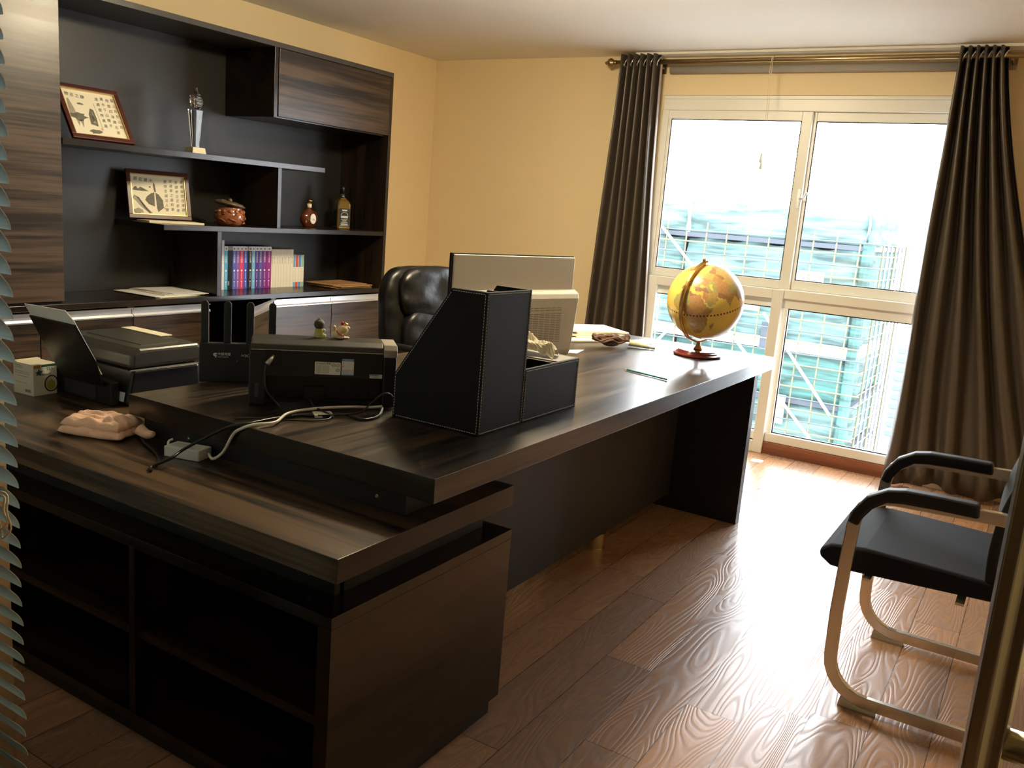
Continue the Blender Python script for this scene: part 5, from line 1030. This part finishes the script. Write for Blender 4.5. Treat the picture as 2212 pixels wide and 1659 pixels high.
net_shaded = net_mat('shaded_side_netting', (0.030, 0.070, 0.062)); railm = plain('weathered_rail', (0.035, 0.045, 0.045), 0.7); pole = plain('bamboo_pole', (0.075, 0.068, 0.036), 0.7); slab = plain('bare_concrete', (0.12, 0.12, 0.12), 0.8); darkc = plain('dark_opening', (0.035, 0.04, 0.05), 0.8); whitec = plain('white_band', (0.30, 0.31, 0.31), 0.8); pinkw = plain('pink_wall', (0.10, 0.06, 0.06), 0.8)  # side netting is a copy darkened in colour, standing in for less light
t = thing('scaffolded_building', 'unfinished building wrapped in turquoise netting and scaffolding outside the window', 'building')
bx('concrete_core', slab, t, FX+1.2, FX+8.5, FY0+0.8, FY1, FZ0, FZ1+0.2)
PIT = 2.62; fl = [-6.9+PIT*k for k in range(-3, 4)]
def net_sheet(P0, P1, z, h_, seed, m):
    s = B(); n = 22; rows = []; P0, P1 = Vector(P0), Vector(P1); nn_ = Vector((0, 0, 1)).cross(P1-P0).normalized()
    for j in range(7):
        v = j/6; rows.append([s.verts.new(P0+(P1-P0)*(i/n)+nn_*0.35*mno.noise(Vector((i*0.5, v*2+seed, 3)))+Vector((0, 0, z+0.1+(h_-0.35*abs(math.sin(i*0.55+seed)))*v))) for i in range(n+1)])
    for j in range(6):
        for i in range(n): s.faces.new((rows[j][i], rows[j][i+1], rows[j+1][i+1], rows[j+1][i]))
    o = obj('safety_net', s, m, t, smooth=True); o.modifiers.new('thickness', 'SOLIDIFY').thickness = 0.03
FYM = (FY0+FY1)/2
for k, z in enumerate(fl):
    net_sheet((FX, FY0, 0), (FX, FYM-0.1, 0), z, PIT-(0.9 if k == 6 else 0), k*1.7, net if k in (0, 1, 3) else net_glare); net_sheet((FX, FYM+0.1, 0), (FX, FY1, 0), z, PIT-(0.9 if k == 6 else 0), k*2.3+5, net if k < 4 else net_glare)
    net_sheet((FX+8.9, FY0-0.15, 0), (FX-0.15, FY0-0.15, 0), z, PIT-(0.9 if k == 6 else -0.2), k*1.1+9, net_shaded)
    bx('floor_band', whitec if k == 4-0 else darkc, t, FX-0.35, FX+9.0, FY0-0.45, FY1, z-0.13, z+(0.42 if k == 4-0 else 0.10))
for k, (y, z, h_) in enumerate(((12.6, -2.2, 0.8), (11.0, -3.8, 1.4), (15.0, -3.0, 1.6), (10.6, -7.4, 1.5), (18.5, -1.0, 1.0), (13.6, -8.3, 1.1), (9.6, -0.7, 0.7))): bx('window_opening', (whitec, darkc, pinkw)[k % 3], t, FX-0.50, FX-0.44, y, y+1.3, z-h_/2, z+h_/2)
for k in range(17):
    y = FY0+0.1+1.08*k; s = B(); tube(s, [(FX-0.75, y, FZ0), (FX-0.75, y+0.08, -6), (FX-0.75, y, FZ1+1.0)], 0.042, 6); obj('scaffold_pole', s, pole, t)
for k in range(30):
    z = FZ1+0.6-0.56*k; s = B(); tube(s, [(FX-0.80, FY0-0.9, z), (FX-0.80, FY0+9, z-0.05), (FX-0.80, FY1, z)], 0.042, 6); obj('scaffold_rail', s, pole if k % 2 else railm, t)
    s = B(); tube(s, [(FX-0.8, FY0-0.75, z), (FX+4, FY0-0.78, z-0.05), (FX+9.2, FY0-0.75, z)], 0.034, 6); obj('scaffold_rail', s, pole if k % 2 else slab, t)
for k in range(8):
    x = FX+0.2+1.2*k; s = B(); tube(s, [(x, FY0-0.8, FZ0), (x+0.1, FY0-0.8, -6), (x, FY0-0.8, FZ1+0.6)], 0.05, 6); obj('scaffold_pole', s, slab if k % 3 else pole, t)
for (y0, z0, y1, z1) in ((8.4, -15.4, 15.0, -8.8), (8.6, -8.6, 14.2, -14.6), (9.0, -8.6, 14.6, -3.0), (8.3, -7.2, 12.2, -2.6), (14.4, -8.6, 20.5, -2.2), (20.6, -8.2, 15.6, -2.4), (14.2, -2.6, 18.5, 1.6), (22.0, -1.6, 18.0, -6.5)): s = B(); tube(s, [(FX-0.86, y0, z0), (FX-0.86, (y0+y1)/2, (z0+z1)/2), (FX-0.86, y1, z1)], 0.075, 6); obj('cross_brace', s, whitec, t)
s = B(); tube(s, [(FX-0.25, FY0-0.2, FZ0), (FX-0.25, FY0-0.2, -6), (FX-0.25, FY0-0.2, FZ1+0.6)], 0.28, 8); obj('corner_post', s, net, t)
rebase(t, (FX+4, 17, FZ0))
t = thing('distant_tower', 'pale bluish tower block far behind the scaffolding', 'building')
pb = plain('pale_blue_facade', (0.10, 0.125, 0.15), 0.7); bx('tower_walls', pb, t, 80, 92, 3.0, 10.6, -16, -7.0)
for k in range(10):
    s = B(); box(s, 79.9, 80, 3.3, 10.3, -15+0.8*k, -14.65+0.8*k); obj('window_strip', s, plain('grey_blue_strip', (0.07, 0.085, 0.12), 0.4), t)
rebase(t, (86, 7, -16))
